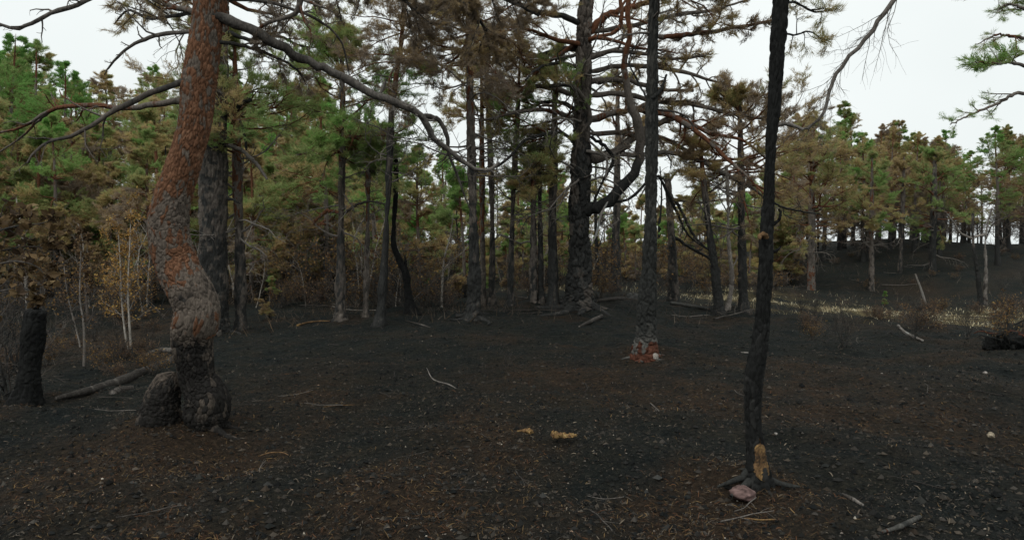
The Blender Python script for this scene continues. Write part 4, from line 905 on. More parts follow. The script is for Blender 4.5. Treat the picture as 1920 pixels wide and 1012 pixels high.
populate(22, (960, 1440), (33, 48), (10, 120), G2, .68, 1.2)
populate(18, (1440, 1700), (42, 62), (-6, 90), G2, .72, 1.2, kinds=[0, 2, 5, 6])
populate(20, (1660, 2080), (48, 70), (0, 90), G2, .7, 1.6, kinds=[0, 2, 6])
populate(20, (-150, 960), (27, 44), (230, 330), G2, .68, .8)
populate(26, (860, 1500), (32, 50), (70, 160), G2, .68, .8)
populate(26, (-100, 1500), (56, 80), (20, 150), G2, .68, 1.0)
populate(4, (1420, 2080), (62, 82), (100, 180), G2, .8, .8)
populate(14, (1580, 2060), (40, 56), (-8, 40), G2, .68, 1.2, kinds=[0, 2, 5, 6])
populate(5, (540, 900), (23, 31), (-20, 70), G2, .68, 1.2)
for px, d, tp, wh, g_, lab in [(120, 34, 110, 6, .8, 'broad bright green pine crown towering at the upper left skyline'), (20, 36, 55, 6, .75, 'tallest green pine at the left edge of the skyline'), (505, 19, 515, 7, .45, 'tiny yellow-brown pine sapling right of the slim dark-footed pine'),
                               (540, 40, 155, 6, .35, 'rusty-topped pine rising between the stout grey pine and the green-crowned pine'), (780, 28, 400, 7, .9, 'bright green young pine glowing behind the crooked black stem'),
                               (1660, 28, 545, 7, .8, 'tiny green pine seedling on the straw strip'), (1580, 50, 190, 0, .5, 'highest pine of the right-hand skyline, dark green on top'), (1030, 30, 250, 3, .75, 'green pine seen between the slim crest pines and the massive pine'),
                               (1690, 46, 222, 0, .36, 'rusty round-topped pine on the right-hand skyline behind the slender crooked slope pine'), (1765, 44, 240, 6, .7, 'broad green-topped pine on the right-hand skyline above the sturdy dark slope pine'), (1625, 42, 290, 2, .78, 'bright green flat-topped pine behind the slim pale slope pine'),
                               (1870, 38, 232, 6, .6, 'broad green-topped pine on the skyline right of the crooked black dead tree'), (1930, 42, 240, 0, .45, 'olive pine on the skyline at the right edge'), (1600, 52, 215, 1, .42, 'brown pine crown on the skyline left of the slim pale slope pine'), (1735, 56, 268, 3, .5, 'olive pine crown in the skyline notch left of the broad green-topped pine'), (1815, 54, 285, 1, .5, 'olive pine low on the skyline above the crooked black dead tree')]:
    far_pine(px, d, tp, wh, g_, .6, lab, None)
# distant poles on the crest of the black slope
pm = Wood(); zz = np.linspace(-.2, 6.5, 8); pm.add(np.stack([.08 * np.sin(zz), .05 * np.cos(zz * 1.3), zz], -1), .11 * (1 - zz / 9), 7, .3)
_o, _, _ = spray(rs(9), pm.b[(8, 7)][0][0], pm.b[(8, 7)][0][1], np.array([2.6]), np.array([False]), (12, 4), (.5, .45), wig=.25, up=.05, flat=.8)
for q, r, ow in _o: pm.add(q, r, 3, .25)
pole_me = pm.mesh('trunk', BARK_BLACK)
for k in range(34):
    px = rng.uniform(1450, 2050) if k < 14 else rng.uniform(100, 1400); d = rng.uniform(44, 66) if k < 14 else rng.uniform(30, 44); p = at(px, 500, d)
    if not ok(p[0], p[1], .5): continue
    o = obj('burnt_tree', pole_me); o.location = (p[0], p[1], gz(p[0], p[1])); o.rotation_euler = (0, 0, rng.uniform(0, 6.28)); s = rng.uniform(.5, 1.05); o.scale = (s, s, s)
    o['category'] = 'tree'; remember(o, f'thin burnt bare tree standing {spot(px)}', px, s, 'thin burnt bare trees'); placed.append((p[0], p[1]))

# ================================================================ shrubs and saplings
def leaf_soup(rng, P, size, cols):
    n = len(P); a = nrm(rng.normal(size=(n, 3))); b = nrm(np.cross(a, rng.normal(size=(n, 3)))); c = np.cross(a, b); s = size * rng.uniform(.6, 1.3, (n, 1))
    V = np.stack([P, P + a * s * .5 + b * s * .33 + c * s * .1, P + a * s, P + a * s * .5 - b * s * .33 + c * s * .1], 1).reshape(-1, 3)
    cc = np.array(cols)[rng.integers(0, len(cols), n)] * rng.uniform(.6, 1.3, (n, 1))
    return V, np.repeat(cc, 4, 0)
def leaf_mesh(name, V, C): return mesh_np(name, V, np.arange(len(V)).reshape(-1, 4), 4, LEAF, {'col': C}, False)
def bush(seed, stems, H, spread, lv, leaves=0, lsize=.04, cols=None, zone=.3, mat=BARK, r=.008, up=.05, wig=.2):
    rng = rs(seed); a = rng.uniform(0, 6.28, stems); el = rng.uniform(.5, 1.4, stems) if spread > .5 else rng.uniform(1.1, 1.5, stems)
    D = np.stack([np.cos(a) * np.cos(el), np.sin(a) * np.cos(el), np.sin(el)], -1); P0 = rng.normal(size=(stems, 3)) * .05; P0[:, 2] = -.03
    L = H * rng.uniform(.6, 1.05, stems); P = fan(rng, P0, D, L, 8, wig * .6, up); R = taper(np.full(stems, r), 8, .3)
    outs, V, T = spray(rng, P, R, L, np.zeros(stems, bool), lv, (.5, .5), wig=wig, up=up, flat=1, t0=.25, minr=.0025)
    w = Wood().add(P, R, 5, zone)
    for q, rr, ow in outs: w.add(q, rr, 3, zone)
    me = w.mesh('stems', mat); lm = None
    if leaves:
        q = outs[-1][0].reshape(-1, 3); q = q[q[:, 2] > H * .15]; q = q[rng.integers(0, len(q), leaves)] + rng.normal(size=(leaves, 3)) * .03
        lm = leaf_mesh('leaves', *leaf_soup(rng, q, lsize, cols))
    return me, lm
brown = [(.16, .09, .035), (.22, .13, .05), (.12, .065, .03), (.26, .17, .06)]
gold = [(.34, .20, .06), (.42, .27, .08), (.24, .14, .05), (.30, .17, .07)]
shr = [bush(301, 9, 1.0, 1, (9, 5)), bush(302, 12, .7, 1, (8, 5), 500, .035, brown), bush(303, 7, 1.5, 1, (9, 6), 500, .045, brown), bush(304, 14, .55, 1, (8, 5), 900, .03, [(.13, .085, .06), (.19, .12, .06), (.09, .06, .045)], r=.005)]
def place_bush(px, py, k, s, label, group=None, name='shrub', cat='shrub', auto=False):
    g = ground_at(px, py); me, lm = shr[k]; z = gz(g[0], g[1])
    if lm is None:
        t = obj(name, me); t['label'] = label; t['category'] = cat
        if group: t['group'] = group
    else:
        t = thing(name, (0, 0, 0), label, cat, group); link(bpy.data.objects.new('stems', me), t); link(bpy.data.objects.new('leaves', lm), t)
    t.location = (g[0], g[1], z); t.rotation_euler = (0, 0, rng.uniform(0, 6.28)); t.scale = (s, s, s * rng.uniform(.85, 1.1))
    if auto: remember(t, label, px, s, group)
for px, py, k, s, lab in [(1578, 650, 0, 1.0, 'spidery burnt shrub with fanned black twigs below the straw strip'), (1530, 600, 0, .7, 'small bare black bush left of the spidery burnt shrub'), (1880, 655, 2, .75, 'brown-leaved burnt bush at the right edge beside the root plate'),
                          (1815, 630, 0, .8, 'bare bush between the straw strip and the right-edge bush'), (1730, 620, 3, 1.2, 'low brown heather clump on the right of the straw strip'), (500, 590, 2, .6, 'brown leafy shrub at the foot of the slim dark pine'),
                          (30, 700, 0, 1.7, 'tangle of bare upright twigs beside the black stump at the left edge'), (5, 740, 0, 1.5, 'bare twiggy bush cut by the left edge'), (825, 580, 0, 1.0, 'pale bare bush between crooked black stem and tall dark-footed pine'),
                          (950, 690, 0, .3, 'small dry twig tuft standing on the char in mid clearing'), (1905, 590, 3, 1.6, 'grey-brown heather clump cut by the right edge'), (1190, 585, 0, .5, 'small bare bush by the round dark boulder')]:
    place_bush(px, py, k, s, lab)
KN = ['bare black twiggy', 'brown-leaved', 'tall brown-leaved', 'low heathery']
for k in range(150):
    if k < 90: px, py = rng.uniform(-60, 900), rng.uniform(500, 612)
    else: px, py = rng.uniform(880, 1480), rng.uniform(505, 560)
    if k < 90 and px > 520: py = min(py, 575)
    b_ = int(rng.choice([0, 1, 2, 3, 0, 2])); place_bush(px, py, b_, rng.uniform(.8, 1.9), f'{KN[b_]} shrub ' + ('back' if py < 540 else 'in front') + f' {spot(px)}', 'undergrowth shrubs', auto=True)
for k in range(46):
    px, py = rng.uniform(-60, 310), rng.uniform(585, 720)
    b_ = int(rng.choice([0, 1, 3, 3])); place_bush(px, py, b_, rng.uniform(.35, .8), f'{KN[b_]} tuft ' + ('behind' if py < 640 else 'in front') + f' {spot(px)}', 'low tufts on the left', auto=True)
for k in range(34):
    px, py = rng.uniform(1480, 2000), rng.uniform(575, 640)
    if k > 16: py = rng.uniform(470, 545)
    b_ = int(rng.choice([0, 1, 3, 3])); place_bush(px, py, b_, rng.uniform(.5, 1.0), f'{KN[b_]} clump ' + ('on the slope' if k > 16 else 'low down') + f' {spot(px)}', 'shrub clumps on the right', auto=True)

def sapling(pts, hw, zone, mat, label, cat, name, nleaf, lsize, cols, lv=(16, 5), L=1.3, seed=0, up=.1, t0=.2, extra=()):
    rng = rs(seed + 900); g = ground_at(pts[0][0], pts[0][1]); d = float(g[1]); o = np.array([g[0], g[1], gz(g[0], g[1])])
    t = thing(name, o, label, cat); leaves = []
    for j, (pp, ww) in enumerate([(pts, hw)] + list(extra)):
        P = catmull(branch_pts(pp, d, d + .15 * (j + 1)), 24); P[0, 2] -= .05; R = .72 * np.interp(np.linspace(0, 1, 24), np.linspace(0, 1, len(ww)), ww) * d / F0
        outs, _, _ = spray(rng, P[None], R[None], np.array([L]), np.array([False]), lv, (.5, .45), wig=.2, up=up, flat=1, t0=t0, minr=.0022)
        w = Wood().add(P, R, 8, zone)
        for q, r, ow in outs: w.add(q, r, 3, zone - .25)
        obj('stem', w.mesh('stem', mat, o), t); leaves.append(outs[-1][0].reshape(-1, 3)); leaves.append(outs[0][0][:, 2:].reshape(-1, 3))
    if nleaf:
        q = np.concatenate(leaves); q = q[rng.integers(0, len(q), nleaf)] + rng.normal(size=(nleaf, 3)) * .03 - o
        lf = obj('leaves', leaf_mesh('leaves', *leaf_soup(rng, q, lsize, cols)), t); lf['kind'] = 'stuff'
    return t
sapling([(246, 655), (243, 610), (240, 540), (243, 470), (246, 390)], [3, 2.8, 2.2, 1.6, .8], .8, BIRCH, 'young birch with two pale stems and golden autumn leaves on the left', 'birch', 'birch_sapling', 2600, .05, gold, lv=(22, 6), L=1.5, seed=1, t0=.3,
        extra=[([(240, 658), (234, 620), (228, 560), (226, 500), (222, 440)], [3, 2.6, 2, 1.4, .8])])
sapling([(157, 690), (158, 640), (156, 600), (150, 565), (150, 520), (152, 470)], [3, 3, 2.6, 2.2, 1.5, .8], .5, BIRCH, 'crooked leafless birch sapling left of the golden birch', 'birch', 'birch_sapling', 200, .045, brown, lv=(14, 5), L=1.1, seed=2,
        extra=[([(150, 645), (138, 600), (126, 550), (120, 500)], [2, 1.8, 1.4, .8])])
sapling([(52, 600), (50, 560), (47, 500), (40, 430), (30, 370)], [4, 3.4, 2.8, 2, 1], .8, BIRCH, 'white-barked birch behind the black stump', 'birch', 'birch_tree', 700, .05, brown, lv=(16, 5), L=1.6, seed=3)
sapling([(828, 578), (830, 520), (834, 480), (845, 440), (850, 400)], [3, 2.5, 2, 1.5, .7], .8, BIRCH, 'dead white birch sapling with forked stem left of the tall dark-footed pine', 'birch', 'birch_sapling', 0, .04, brown, lv=(12, 4), L=1.2, seed=4,
        extra=[([(832, 505), (845, 490), (870, 470), (890, 440)], [2, 1.8, 1.2, .6])])
rng = rs(97); bm_ = []
for k in range(3):
    P_ = fan(rng, np.array([[0, 0, -.05]]), np.array([[0, 0, 1.0]]), np.array([3.2]), 12, .09, .05); R_ = np.linspace(.028, .008, 12)[None]; w = Wood().add(P_, R_, 6, .75)
    for q, r, ow in spray(rng, P_, R_, np.array([2.0]), np.array([False]), (14, 5), (.5, .5), wig=.18, up=.12, flat=1, t0=.25, minr=.005)[0]: w.add(q, r, 3, .6)
    bm_.append(w.mesh('birch_sapling', BIRCH))
for k in range(46):
    px, py = (rng.uniform(-40, 880), rng.uniform(505, 590)) if k < 34 else (rng.uniform(900, 1450), rng.uniform(515, 555)); g_ = ground_at(px, py); o = obj('birch_sapling', bm_[k % 3]); s_ = rng.uniform(.5, 1.25)
    o.location = (g_[0], g_[1], gz(g_[0], g_[1])); o.rotation_euler = (rng.normal() * .1, rng.normal() * .1, rng.uniform(0, 6.28)); o.scale = (s_, s_, s_); o['category'] = 'birch'; remember(o, f'bare pale {"small" if s_ < .85 else "tall"} birch sapling {"deep back" if py < 545 else "further front"} {spot(px)}', px, s_, 'bare pale birch saplings in the undergrowth')

# oak sprays with large dead leaves, close on the left edge
def oak():
    rng = rs(950); d = 6.2; x, y = at(-75, 500, d)[:2]; o = np.array([x, y, gz(x, y)])
    t = thing('oak_sapling', o, 'young oak with curled dead brown leaves reaching in from the left edge', 'oak'); FL = []
    stem = catmull([(x, y, o[2] - .05), (x + .02, y, o[2] + .8), (x - .03, y + .05, o[2] + 1.6), (x + .05, y, o[2] + 2.6)], 20)
    obj('trunk', Wood().add(stem, np.linspace(.05, .02, 20), 9, .3).mesh('trunk', BARK, o), t)
    for pts, dz in [([(-70, 470), (-20, 440), (25, 425), (70, 420), (100, 412)], .3), ([(-70, 520), (-20, 500), (30, 490), (70, 500), (90, 525)], 0), ([(-70, 430), (-30, 420), (20, 400), (45, 405)], .6), ([(-70, 540), (-20, 548), (40, 540), (70, 552)], -.2), ([(-70, 480), (0, 470), (60, 462), (105, 470)], .8)]:
        P = catmull(branch_pts(pts, d, d + dz), 14); R = np.linspace(.014, .004, 14)
        outs, _, _ = spray(rng, P[None], R[None], np.array([.5]), np.array([False]), (10, 3), (.5, .5), wig=.2, up=.02, flat=1, t0=.2, minr=.002)
        w = Wood().add(P, R, 6, .35)
        for q, r, ow in outs: w.add(q, r, 3, .35)
        obj('branch', w.mesh('branch', BARK, o), t); FL.append(outs[-1][0][:, 1:].reshape(-1, 3)); FL.append(outs[0][0][:, 2:].reshape(-1, 3))
    q = np.concatenate(FL); q = q[rng.integers(0, len(q), 520)] - o
    V, C = leaf_soup(rng, q, .085, [(.07, .045, .022), (.12, .078, .038), (.05, .033, .02), (.17, .12, .06)])
    lf = obj('leaves', leaf_mesh('leaves', V, C), t); lf['kind'] = 'stuff'
oak()
# bushy dead-leaf spray next to it
sapling([(165, 600), (162, 560), (158, 500), (150, 440)], [4, 3.4, 2.4, 1], .45, BARK, 'scorched young tree with curled tan leaves between the white birch and the golden birch', 'tree', 'scorched_sapling', 900, .09, [(.20, .13, .07), (.14, .09, .05), (.10, .065, .04)], lv=(14, 5), L=1.5, seed=6)

# ================================================================ stumps, logs, stones, sticks
g = ground_at(52, 756); d = float(g[1]); o = np.array([g[0], g[1], gz(g[0], g[1])])
st = thing('charred_stump', o, 'jet-black snapped trunk standing at the left edge', 'stump')
P = path_at([(46, 765, 26), (52, 735, 21), (56, 690, 19), (61, 640, 18), (66, 585, 17), (67, 578, 2)], d); P[0, 2] = o[2] - .08
obj('trunk', bark_trunk('trunk', P, hw_m([(0, 0, 27), (0, 0, 22), (0, 0, 19), (0, 0, 18), (0, 0, 17), (0, 0, 1)], d), [0, 0, 0, 0, .05, .1], 70, 150, BARK_BLACK, o, plate=(16, 6), depth=.012, seed=31, flare=.05), st)

def log(name, label, cat, pts, hw, zone, mat, ns=16, plate=(18, 8), depth=.01, seed=1, lift=1.0, nv=120, sub=()):
    """a piece of wood resting on the ground under the measured outline"""
    gs = [ground_at(a, b) for a, b in pts]; ww = np.array(hw) * np.array([q[1] for q in gs]) / F0
    P = np.array([[q[0], q[1], gz(q[0], q[1]) + w * .75 * lift] for q, w in zip(gs, ww)]); o = P[len(P) // 2].copy(); o[2] -= ww.mean() * .75
    P = np.vstack([P[0] - (P[1] - P[0]) * .001, P, P[-1] + (P[-1] - P[-2]) * .001]); R = np.concatenate([[ww[0] * .02], ww, [ww[-1] * .02]])
    # end caps: stay on the cut plane
    n = nv; core = catmull(P[1:-1], n); Rc = np.interp(np.linspace(0, 1, n), np.linspace(0, 1, len(ww)), ww)
    rg = rs(seed); Rc = Rc * (1 + .06 * rg.normal(size=n)); zc = np.clip(np.full(n, zone) + .1 * rg.normal(size=n), 0, 1.1)
    core2 = np.vstack([core[:1] + (core[1] - core[0]) * .02, core, core[-1:] - (core[-1] - core[-2]) * .02]); R2 = np.concatenate([[.001], Rc, [.001]])
    w = Wood().add(core2, R2, ns, np.concatenate([[.9], zc, [.9]]))
    for sp, sw in sub:
        q = np.array([at(a, b, dd_) for a, b, dd_ in sp]); w.add(catmull(q, 10), np.linspace(sw[0], sw[1], 10), 6, zone)
    ob = obj(name, w.mesh(name, mat, o)); ob.location = Vector([float(v) for v in o]); ob['label'] = label; ob['category'] = cat; return ob
log('fallen_log', 'long grey fallen log lying behind the twisted pine foot', 'log', [(105, 748), (160, 735), (220, 718), (270, 700), (330, 678)], [4, 7, 9, 9, 10], .2, DEADWOOD, nv=60, seed=2, lift=.3)
log('cut_log', 'short sawn log piece with a tan cut end lying before the long grey log', 'log', [(212, 742), (228, 733), (250, 731)], [8, 7, 6], .2, DEADWOOD, nv=30, seed=3, lift=.4)
log('fallen_log', 'short dark log end behind the twisted pine above the long grey log', 'log', [(275, 668), (300, 662), (335, 662)], [4, 6, 5], .25, DEADWOOD, nv=20, seed=4)
log('fallen_branch', 'grey broken branch lying on the char left of the massive pine foot', 'branch', [(1086, 614), (1108, 605), (1128, 595)], [2, 4, 3.5], .3, DEADWOOD, ns=8, nv=14, seed=5)
log('fallen_branch', 'pale barkless branch lying on the char left of the slim dark pine', 'branch', [(558, 612), (575, 606), (600, 603), (618, 602)], [2.4, 1.6, 1.5, .6], .55, RAWWOOD, ns=8, nv=16, seed=6)
log('fallen_branch', 'white bent branch lying below the straw strip on the right', 'branch', [(1684, 612), (1695, 624), (1710, 632), (1730, 640)], [2.5, 3, 3, 2], .9, DEADWOOD, ns=8, nv=16, seed=7)
log('fallen_branch', 'long pale log far away behind the green-crowned pine', 'branch', [(530, 536), (560, 534), (600, 532), (630, 531)], [1.5, 2, 1.8, 1.2], .9, DEADWOOD, ns=7, nv=14, seed=10)
log('fallen_branch', 'dark log lying behind the massive pine among the straw', 'branch', [(1120, 566), (1160, 563), (1200, 566)], [3, 3.5, 3], .2, DEADWOOD, ns=8, nv=14, seed=11)
log('fallen_branch', 'red-brown broken log lying below the burnt broken-topped pine', 'branch', [(1258, 570), (1290, 576), (1330, 582)], [3, 4, 3], .35, BARK_RED, ns=8, nv=14, seed=12)
log('fallen_branch', 'short straight pale stick left of the thin black trunk', 'stick', [(1383, 663), (1395, 662), (1410, 663)], [1, 1.4, 1], .8, DEADWOOD, ns=6, nv=8, seed=13)
log('bark_slab', 'reddish bark slab lying at the bottom right', 'bark', [(1655, 1002), (1690, 990), (1725, 975)], [3, 5, 4], .45, BARK_RED, ns=8, nv=12, seed=14)
log('bark_slab', 'grey thin slab of bark right of the thin black trunk foot', 'bark', [(1580, 930), (1600, 940), (1618, 950)], [2.5, 4.5, 2.5], .35, DEADWOOD, ns=7, nv=10, seed=15)
log('fallen_branch', 'dry orange branch tip lying right of the twisted pine foot', 'branch', [(485, 858), (505, 852), (530, 850), (545, 856)], [.6, 1.5, 1.2, .6], .5, RAWWOOD, ns=6, nv=12, seed=16)
log('fallen_branch', 'curved grey stick lying in the foreground left of centre', 'stick', [(730, 965), (755, 940), (775, 915), (796, 897)], [1.2, 1.6, 1.6, 1.2], .5, DEADWOOD, ns=6, nv=14, seed=17)
log('fallen_branch', 'thin forked pale stick on the char in mid clearing', 'stick', [(800, 690), (812, 712), (840, 722), (858, 731)], [.6, 1.2, 1.3, 1], .7, DEADWOOD, ns=5, nv=12, seed=18)
log('fallen_branch', 'thin yellowish stick right of the twisted pine foot', 'stick', [(600, 765), (630, 762), (665, 760)], [.5, .8, .5], .6, RAWWOOD, ns=5, nv=12, seed=19)
log('fallen_branch', 'thin pale stick lying in the lower right foreground', 'stick', [(1395, 972), (1425, 976), (1455, 974)], [1, 1.6, 1.2], .7, RAWWOOD, ns=6, nv=12, seed=20)
log('fallen_branch', 'slanting pale pole propped on the char slope beside the sturdy dark pine', 'branch', [(1735, 575), (1737, 574)], [2.5, 1.6], .8, DEADWOOD, nv=6, seed=21,
    sub=[([(1737, 575, float(ground_at(1736, 575)[1])), (1728, 545, float(ground_at(1736, 575)[1])), (1716, 513, float(ground_at(1736, 575)[1]))], (.06, .03))])
log('fallen_branch', 'slim dark stick lying right of the tall dark-footed pine', 'branch', [(760, 602), (790, 610), (815, 618)], [1.2, 1.5, 1], .2, DEADWOOD, ns=6, nv=8, seed=22)

def rock(name, label, px, py, wpx, hf, col, seed, cat='stone', sq=.8):
    g = ground_at(px, py); s = wpx * g[1] / F0 / 2; rg = rs(seed); nu, nv = 26, 15
    th = np.arange(nu) / nu * 2 * np.pi; ph = np.linspace(-np.pi / 2, np.pi / 2, nv)
    U = np.stack([np.cos(ph)[:, None] * np.cos(th), np.cos(ph)[:, None] * np.sin(th), np.sin(ph)[:, None] * np.ones(nu)], -1)
    q = U * (1 + .22 * fbm(U * 1.6 + seed, 3, seed)[..., None] - .12 * voronoi(U * 1.7 + seed, seed)[0][..., None]); q = q * np.array([s, s * sq, s * hf])
    V = q.reshape(-1, 3); idx = np.arange(nu * nv).reshape(nv, nu); a, b = idx[:-1], idx[1:]
    Fq = np.stack([a, np.roll(a, -1, 1), np.roll(b, -1, 1), b], -1).reshape(-1, 4)
    c = np.array(col)[None] * (1 + .25 * rg.normal(size=(len(V), 1)))
    o = obj(name, mesh_np(name, V, Fq, 4, STONE, {'col': np.clip(c, .01, 1)})); o.location = (g[0], g[1], gz(g[0], g[1]) + s * hf * .2); o.rotation_euler = (0, 0, rg.uniform(0, 6)); o['label'] = label; o['category'] = cat
def chunk(px, py, pts, label, seed):
    g = ground_at(px, py); sc = g[1] / F0; rg = rs(seed); V = []; n, m = len(pts) * 4 - 3, 9
    pp = catmull([(a, b, 0) for a, b, w in pts], n); ww = np.interp(np.linspace(0, 1, n), np.linspace(0, 1, len(pts)), [w for a, b, w in pts])
    for k in range(n):
        for j in range(m):
            a_ = j / m * 2 * math.pi; w_ = ww[k] * sc * (1 + .3 * rg.normal()) * (.12 if k in (0, n - 1) else 1)
            V.append((pp[k, 0] * sc + rg.normal() * .004, math.cos(a_) * w_ * .9 - pp[k, 1] * sc * .4, max(-.01, ww.max() * sc * .5 + pp[k, 1] * sc * .25 + math.sin(a_) * w_ * .8)))
    idx = np.arange(n * m).reshape(n, m); a, b = idx[:-1], idx[1:]; Fq = np.stack([a, np.roll(a, -1, 1), np.roll(b, -1, 1), b], -1).reshape(-1, 4)
    o = obj('wood_chunk', mesh_np('wood_chunk', np.array(V), Fq, 4, RAWWOOD, {'zone': np.clip(.62 + .25 * rg.normal(size=len(V)), .1, 1), 'cell': rg.random(len(V))}, False)); o.location = (g[0], g[1], gz(g[0], g[1])); o['label'] = label; o['category'] = 'wood chunk'
chunk(1056, 820, [(-24, 12, 3), (-19, 8, 8), (-8, 0, 8), (8, -4, 6), (20, 0, 5), (26, 3, 1)], 'larger yellow splintered wood chunk, right one of the two in mid foreground', 8)
chunk(986, 812, [(-18, 4, 1.5), (-6, 4, 3), (6, 2, 6), (11, -6, 5), (15, -12, 3)], 'smaller yellow splintered wood chunk, left one of the two in mid foreground', 9)
rock('stone', 'pale flat-faced stone leaning on the rust-red pine foot', 1227, 671, 22, .8, (.24, .215, .19), 1)
rock('boulder', 'round dark boulder in the straw between the massive and the red-footed pine', 1187, 562, 34, .75, (.06, .06, .057), 2, 'boulder')
rock('stone', 'pinkish stone among red needles below the thin black trunk', 1392, 928, 60, .42, (.11, .072, .066), 3)
rock('stone', 'small cream stone on the char at the right', 1858, 818, 15, .8, (.26, .22, .16), 4)
rock('stone', 'tiny white pebble right of the thin black trunk, halfway up the clearing', 1654, 702, 7, .7, (.28, .265, .24), 5)
rock('stone', 'tiny white pebble at the right edge side, below the root plate', 1847, 700, 8, .7, (.24, .22, .2), 6)
rock('stone', 'small white pebble just right of the thin black trunk foot', 1455, 816, 8, .7, (.3, .28, .25), 7)
rock('boulder', 'light grey boulder far behind, between the green-crowned and the leaning pine', 699, 525, 22, .7, (.22, .21, .2), 8, 'boulder')
rng = rs(88); stick_me = []
for k in range(6):
    L = 1.0; P_ = fan(rng, np.array([[-.5, 0, .02]]), np.array([[1., 0, 0]]), np.array([L]), 9, .12, 0.0); P_[..., 2] = np.abs(P_[..., 2]) * .4 + .01; R_ = np.full((1, 9), .014) * (1 - .5 * np.linspace(0, 1, 9)); w = Wood().add(P_, R_, 6, [.3, .52, .12][k % 3])
    p_, D_, l_, r_, _ = kids(rng, P_, R_, np.array([L]), 4, .25, .45, .25); w.add(fan(rng, p_, D_, l_, 5, .15, 0), taper(r_, 5, .4), 4, [.3, .52, .12][k % 3]); stick_me.append(w.mesh('fallen_stick', DEADWOOD))
SK = ['grey', 'pale', 'charred']
for k in range(84):
    px, py = rng.uniform(20, 1900), (rng.uniform(600, 1000) if k < 44 else rng.uniform(470, 600))
    g_ = ground_at(px, py); o = obj('fallen_stick', stick_me[k % 6]); o.location = (g_[0], g_[1], gz(g_[0], g_[1]) + .01); o.rotation_euler = (rng.normal() * .2, 0, rng.uniform(0, 6.28)); s_ = rng.uniform(.25, .6) if k < 44 else rng.uniform(.7, 2.2); o.scale = (s_, s_ * .8, s_ * .8)
    o['category'] = 'stick'; remember(o, f'{SK[k % 3]} stick lying ' + ('in the foreground ' if py > 800 else ('in mid clearing ' if py > 610 else 'far back ')) + spot(px), px, s_, 'loose sticks on the burnt floor')
# root plate at the right edge
g = ground_at(1885, 655); o = np.array([g[0], g[1], gz(g[0], g[1])]); rg = rs(44)
rp = thing('root_plate', o, 'upturned blackened root plate with twisted roots at the right edge', 'root plate')
for k in range(13):
    a = rg.uniform(0, 6.28); el = rg.uniform(-.1, 1.3); D = np.array([[math.cos(a) * math.cos(el), .5 * math.sin(a) * math.cos(el), math.sin(el)]])
    Pq = fan(rg, np.array([o + [rg.normal() * .08, 0, .1 + .2 * rg.random()]]), D, np.array([rg.uniform(.35, .8)]), 10, .3, -.05)
    obj('root', Wood().add(Pq, taper(np.array([rg.uniform(.03, .07)]), 10, .25), 7, .15 if k % 4 else .7).mesh('root', BARK_RED, o), rp)
w = Wood().add(catmull([o + [-.35, 0, .05], o + [0, .03, .22], o + [.4, 0, .1]], 14), np.array([.05, .1, .14, .17, .2, .19, .2, .18, .17, .15, .14, .1, .08, .03]), 12, .05); obj('soil_clod', bark_trunk('soil_clod', catmull([o + [-.38, 0, .0], o + [-.1, .05, .12], o + [.15, -.03, .16], o + [.42, 0, .05]], 8), np.array([.04, .13, .17, .19, .2, .17, .13, .04]), [.05, .1], 40, 60, BARK_BLACK, o, plate=(9, 9), depth=.05, lump=.06), rp)

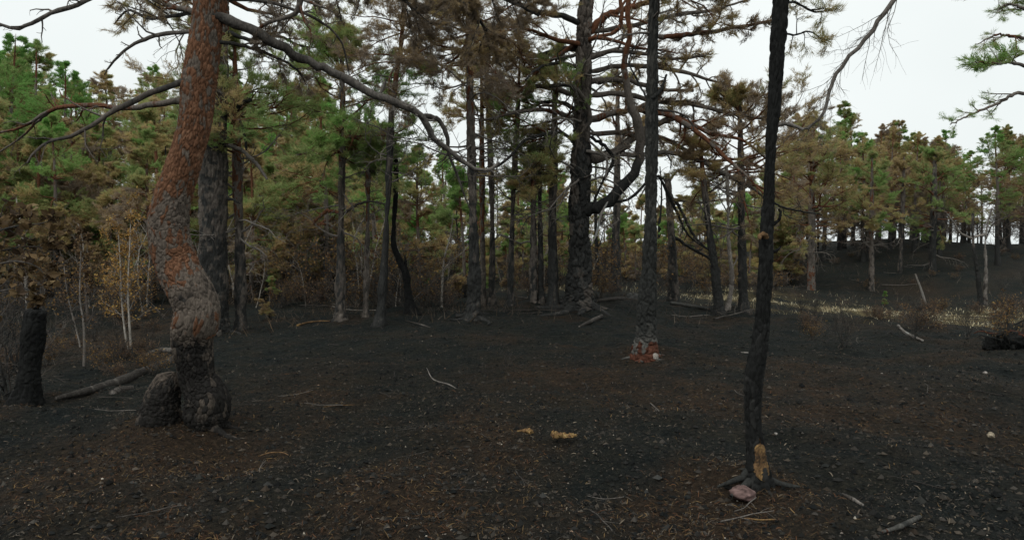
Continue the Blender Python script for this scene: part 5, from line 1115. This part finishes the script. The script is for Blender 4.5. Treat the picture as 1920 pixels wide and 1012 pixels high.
# ---- dry straw
def straw():
    rng = rs(61); n = 150000; x = rng.uniform(-6, 26, n); y = rng.uniform(15, 36, n); k = rng.random(n) < grassm(x, y) * (.05 + 1.0 * sstep(-.05, .45, fbm2(x, y, 1.3, 4, 43))); x, y = x[k], y[k]
    n = len(x); z = hgt(x, y); a = rng.uniform(0, 6.28, n); L = rng.uniform(.06, .19, n) * (1 + .7 * sstep(.1, .7, fbm2(x, y, 1.1, 2, 44))); lean = rng.uniform(.3, 1.9, n)
    D = np.stack([np.cos(a) * lean, np.sin(a) * lean, np.ones(n)], -1); D = nrm(D) * L[:, None]; Sd = np.stack([-np.sin(a), np.cos(a), 0 * a], -1) * .007
    B = np.stack([x, y, z - .01], -1); Mi = B + D * .55; Tp = B + D * .95 + np.stack([np.cos(a), np.sin(a), 0 * a - .5], -1) * (L * .25)[:, None]
    V = np.stack([B - Sd, B + Sd, Mi + Sd * .8, Mi - Sd * .8, Tp], 1).reshape(-1, 3); b = np.arange(n)[:, None] * 5
    Ft = np.concatenate([b + np.array([0, 1, 2]), b + np.array([0, 2, 3]), b + np.array([3, 2, 4])])
    cols = np.array([(.56, .49, .31), (.68, .62, .44), (.42, .34, .20), (.28, .22, .12)]); c = cols[rng.integers(0, 4, n)] * rng.uniform(.7, 1.2, (n, 1))
    o = obj('dry_grass', mesh_np('dry_grass', V, Ft, 3, GRASS, {'col': np.repeat(c, 5, 0)}, False), kind='stuff'); o['label'] = 'pale yellow straw strip growing beyond the burnt crest'; o['category'] = 'grass'
straw()
def heather():
    rng = rs(62); n = 42000; x = rng.uniform(-34, 42, n); y = 15 + 45 * rng.random(n) ** 1.3; dip = sstep(.0, .5, fbm2(x, y, .35, 3, 47)); k = (rng.random(n) < dip * sstep(13, 20, y + np.clip(-x, 0, 12) * .5)) & (np.abs(x) < .9 * y); x, y = x[k], y[k]
    n = len(x); z = hgt(x, y); P0 = np.stack([x, y, z - .02], -1); D = nrm(np.stack([rng.normal(size=n) * .6, rng.normal(size=n) * .6, np.ones(n)], -1)); L = rng.uniform(.12, .5, n)
    Sd = nrm(np.cross(D, rng.normal(size=(n, 3)))); V = np.stack([P0 - Sd * .006, P0 + Sd * .006, P0 + D * L[:, None] + rng.normal(size=(n, 3)) * .05], 1).reshape(-1, 3)
    cols = np.array([(.02, .018, .016), (.05, .035, .025), (.09, .065, .045), (.13, .09, .055), (.16, .13, .10)]); c = cols[rng.integers(0, 5, n)] * rng.uniform(.6, 1.2, (n, 1))
    o = obj('burnt_heather', mesh_np('burnt_heather', V, np.arange(3 * n).reshape(-1, 3), 3, LITTER, {'col': np.repeat(c, 3, 0)}, False), kind='stuff'); o['label'] = 'sparse scorched heather stems bristling on the far burnt slopes'; o['category'] = 'heather'
heather()
settle_labels()
print('TRIS', sum(len(m.loops) - 2 * len(m.polygons) for m in bpy.data.meshes))
print('objects', len(bpy.data.objects), 'tris', sum(len(m.loops) - 2 * len(m.polygons) for m in bpy.data.meshes))
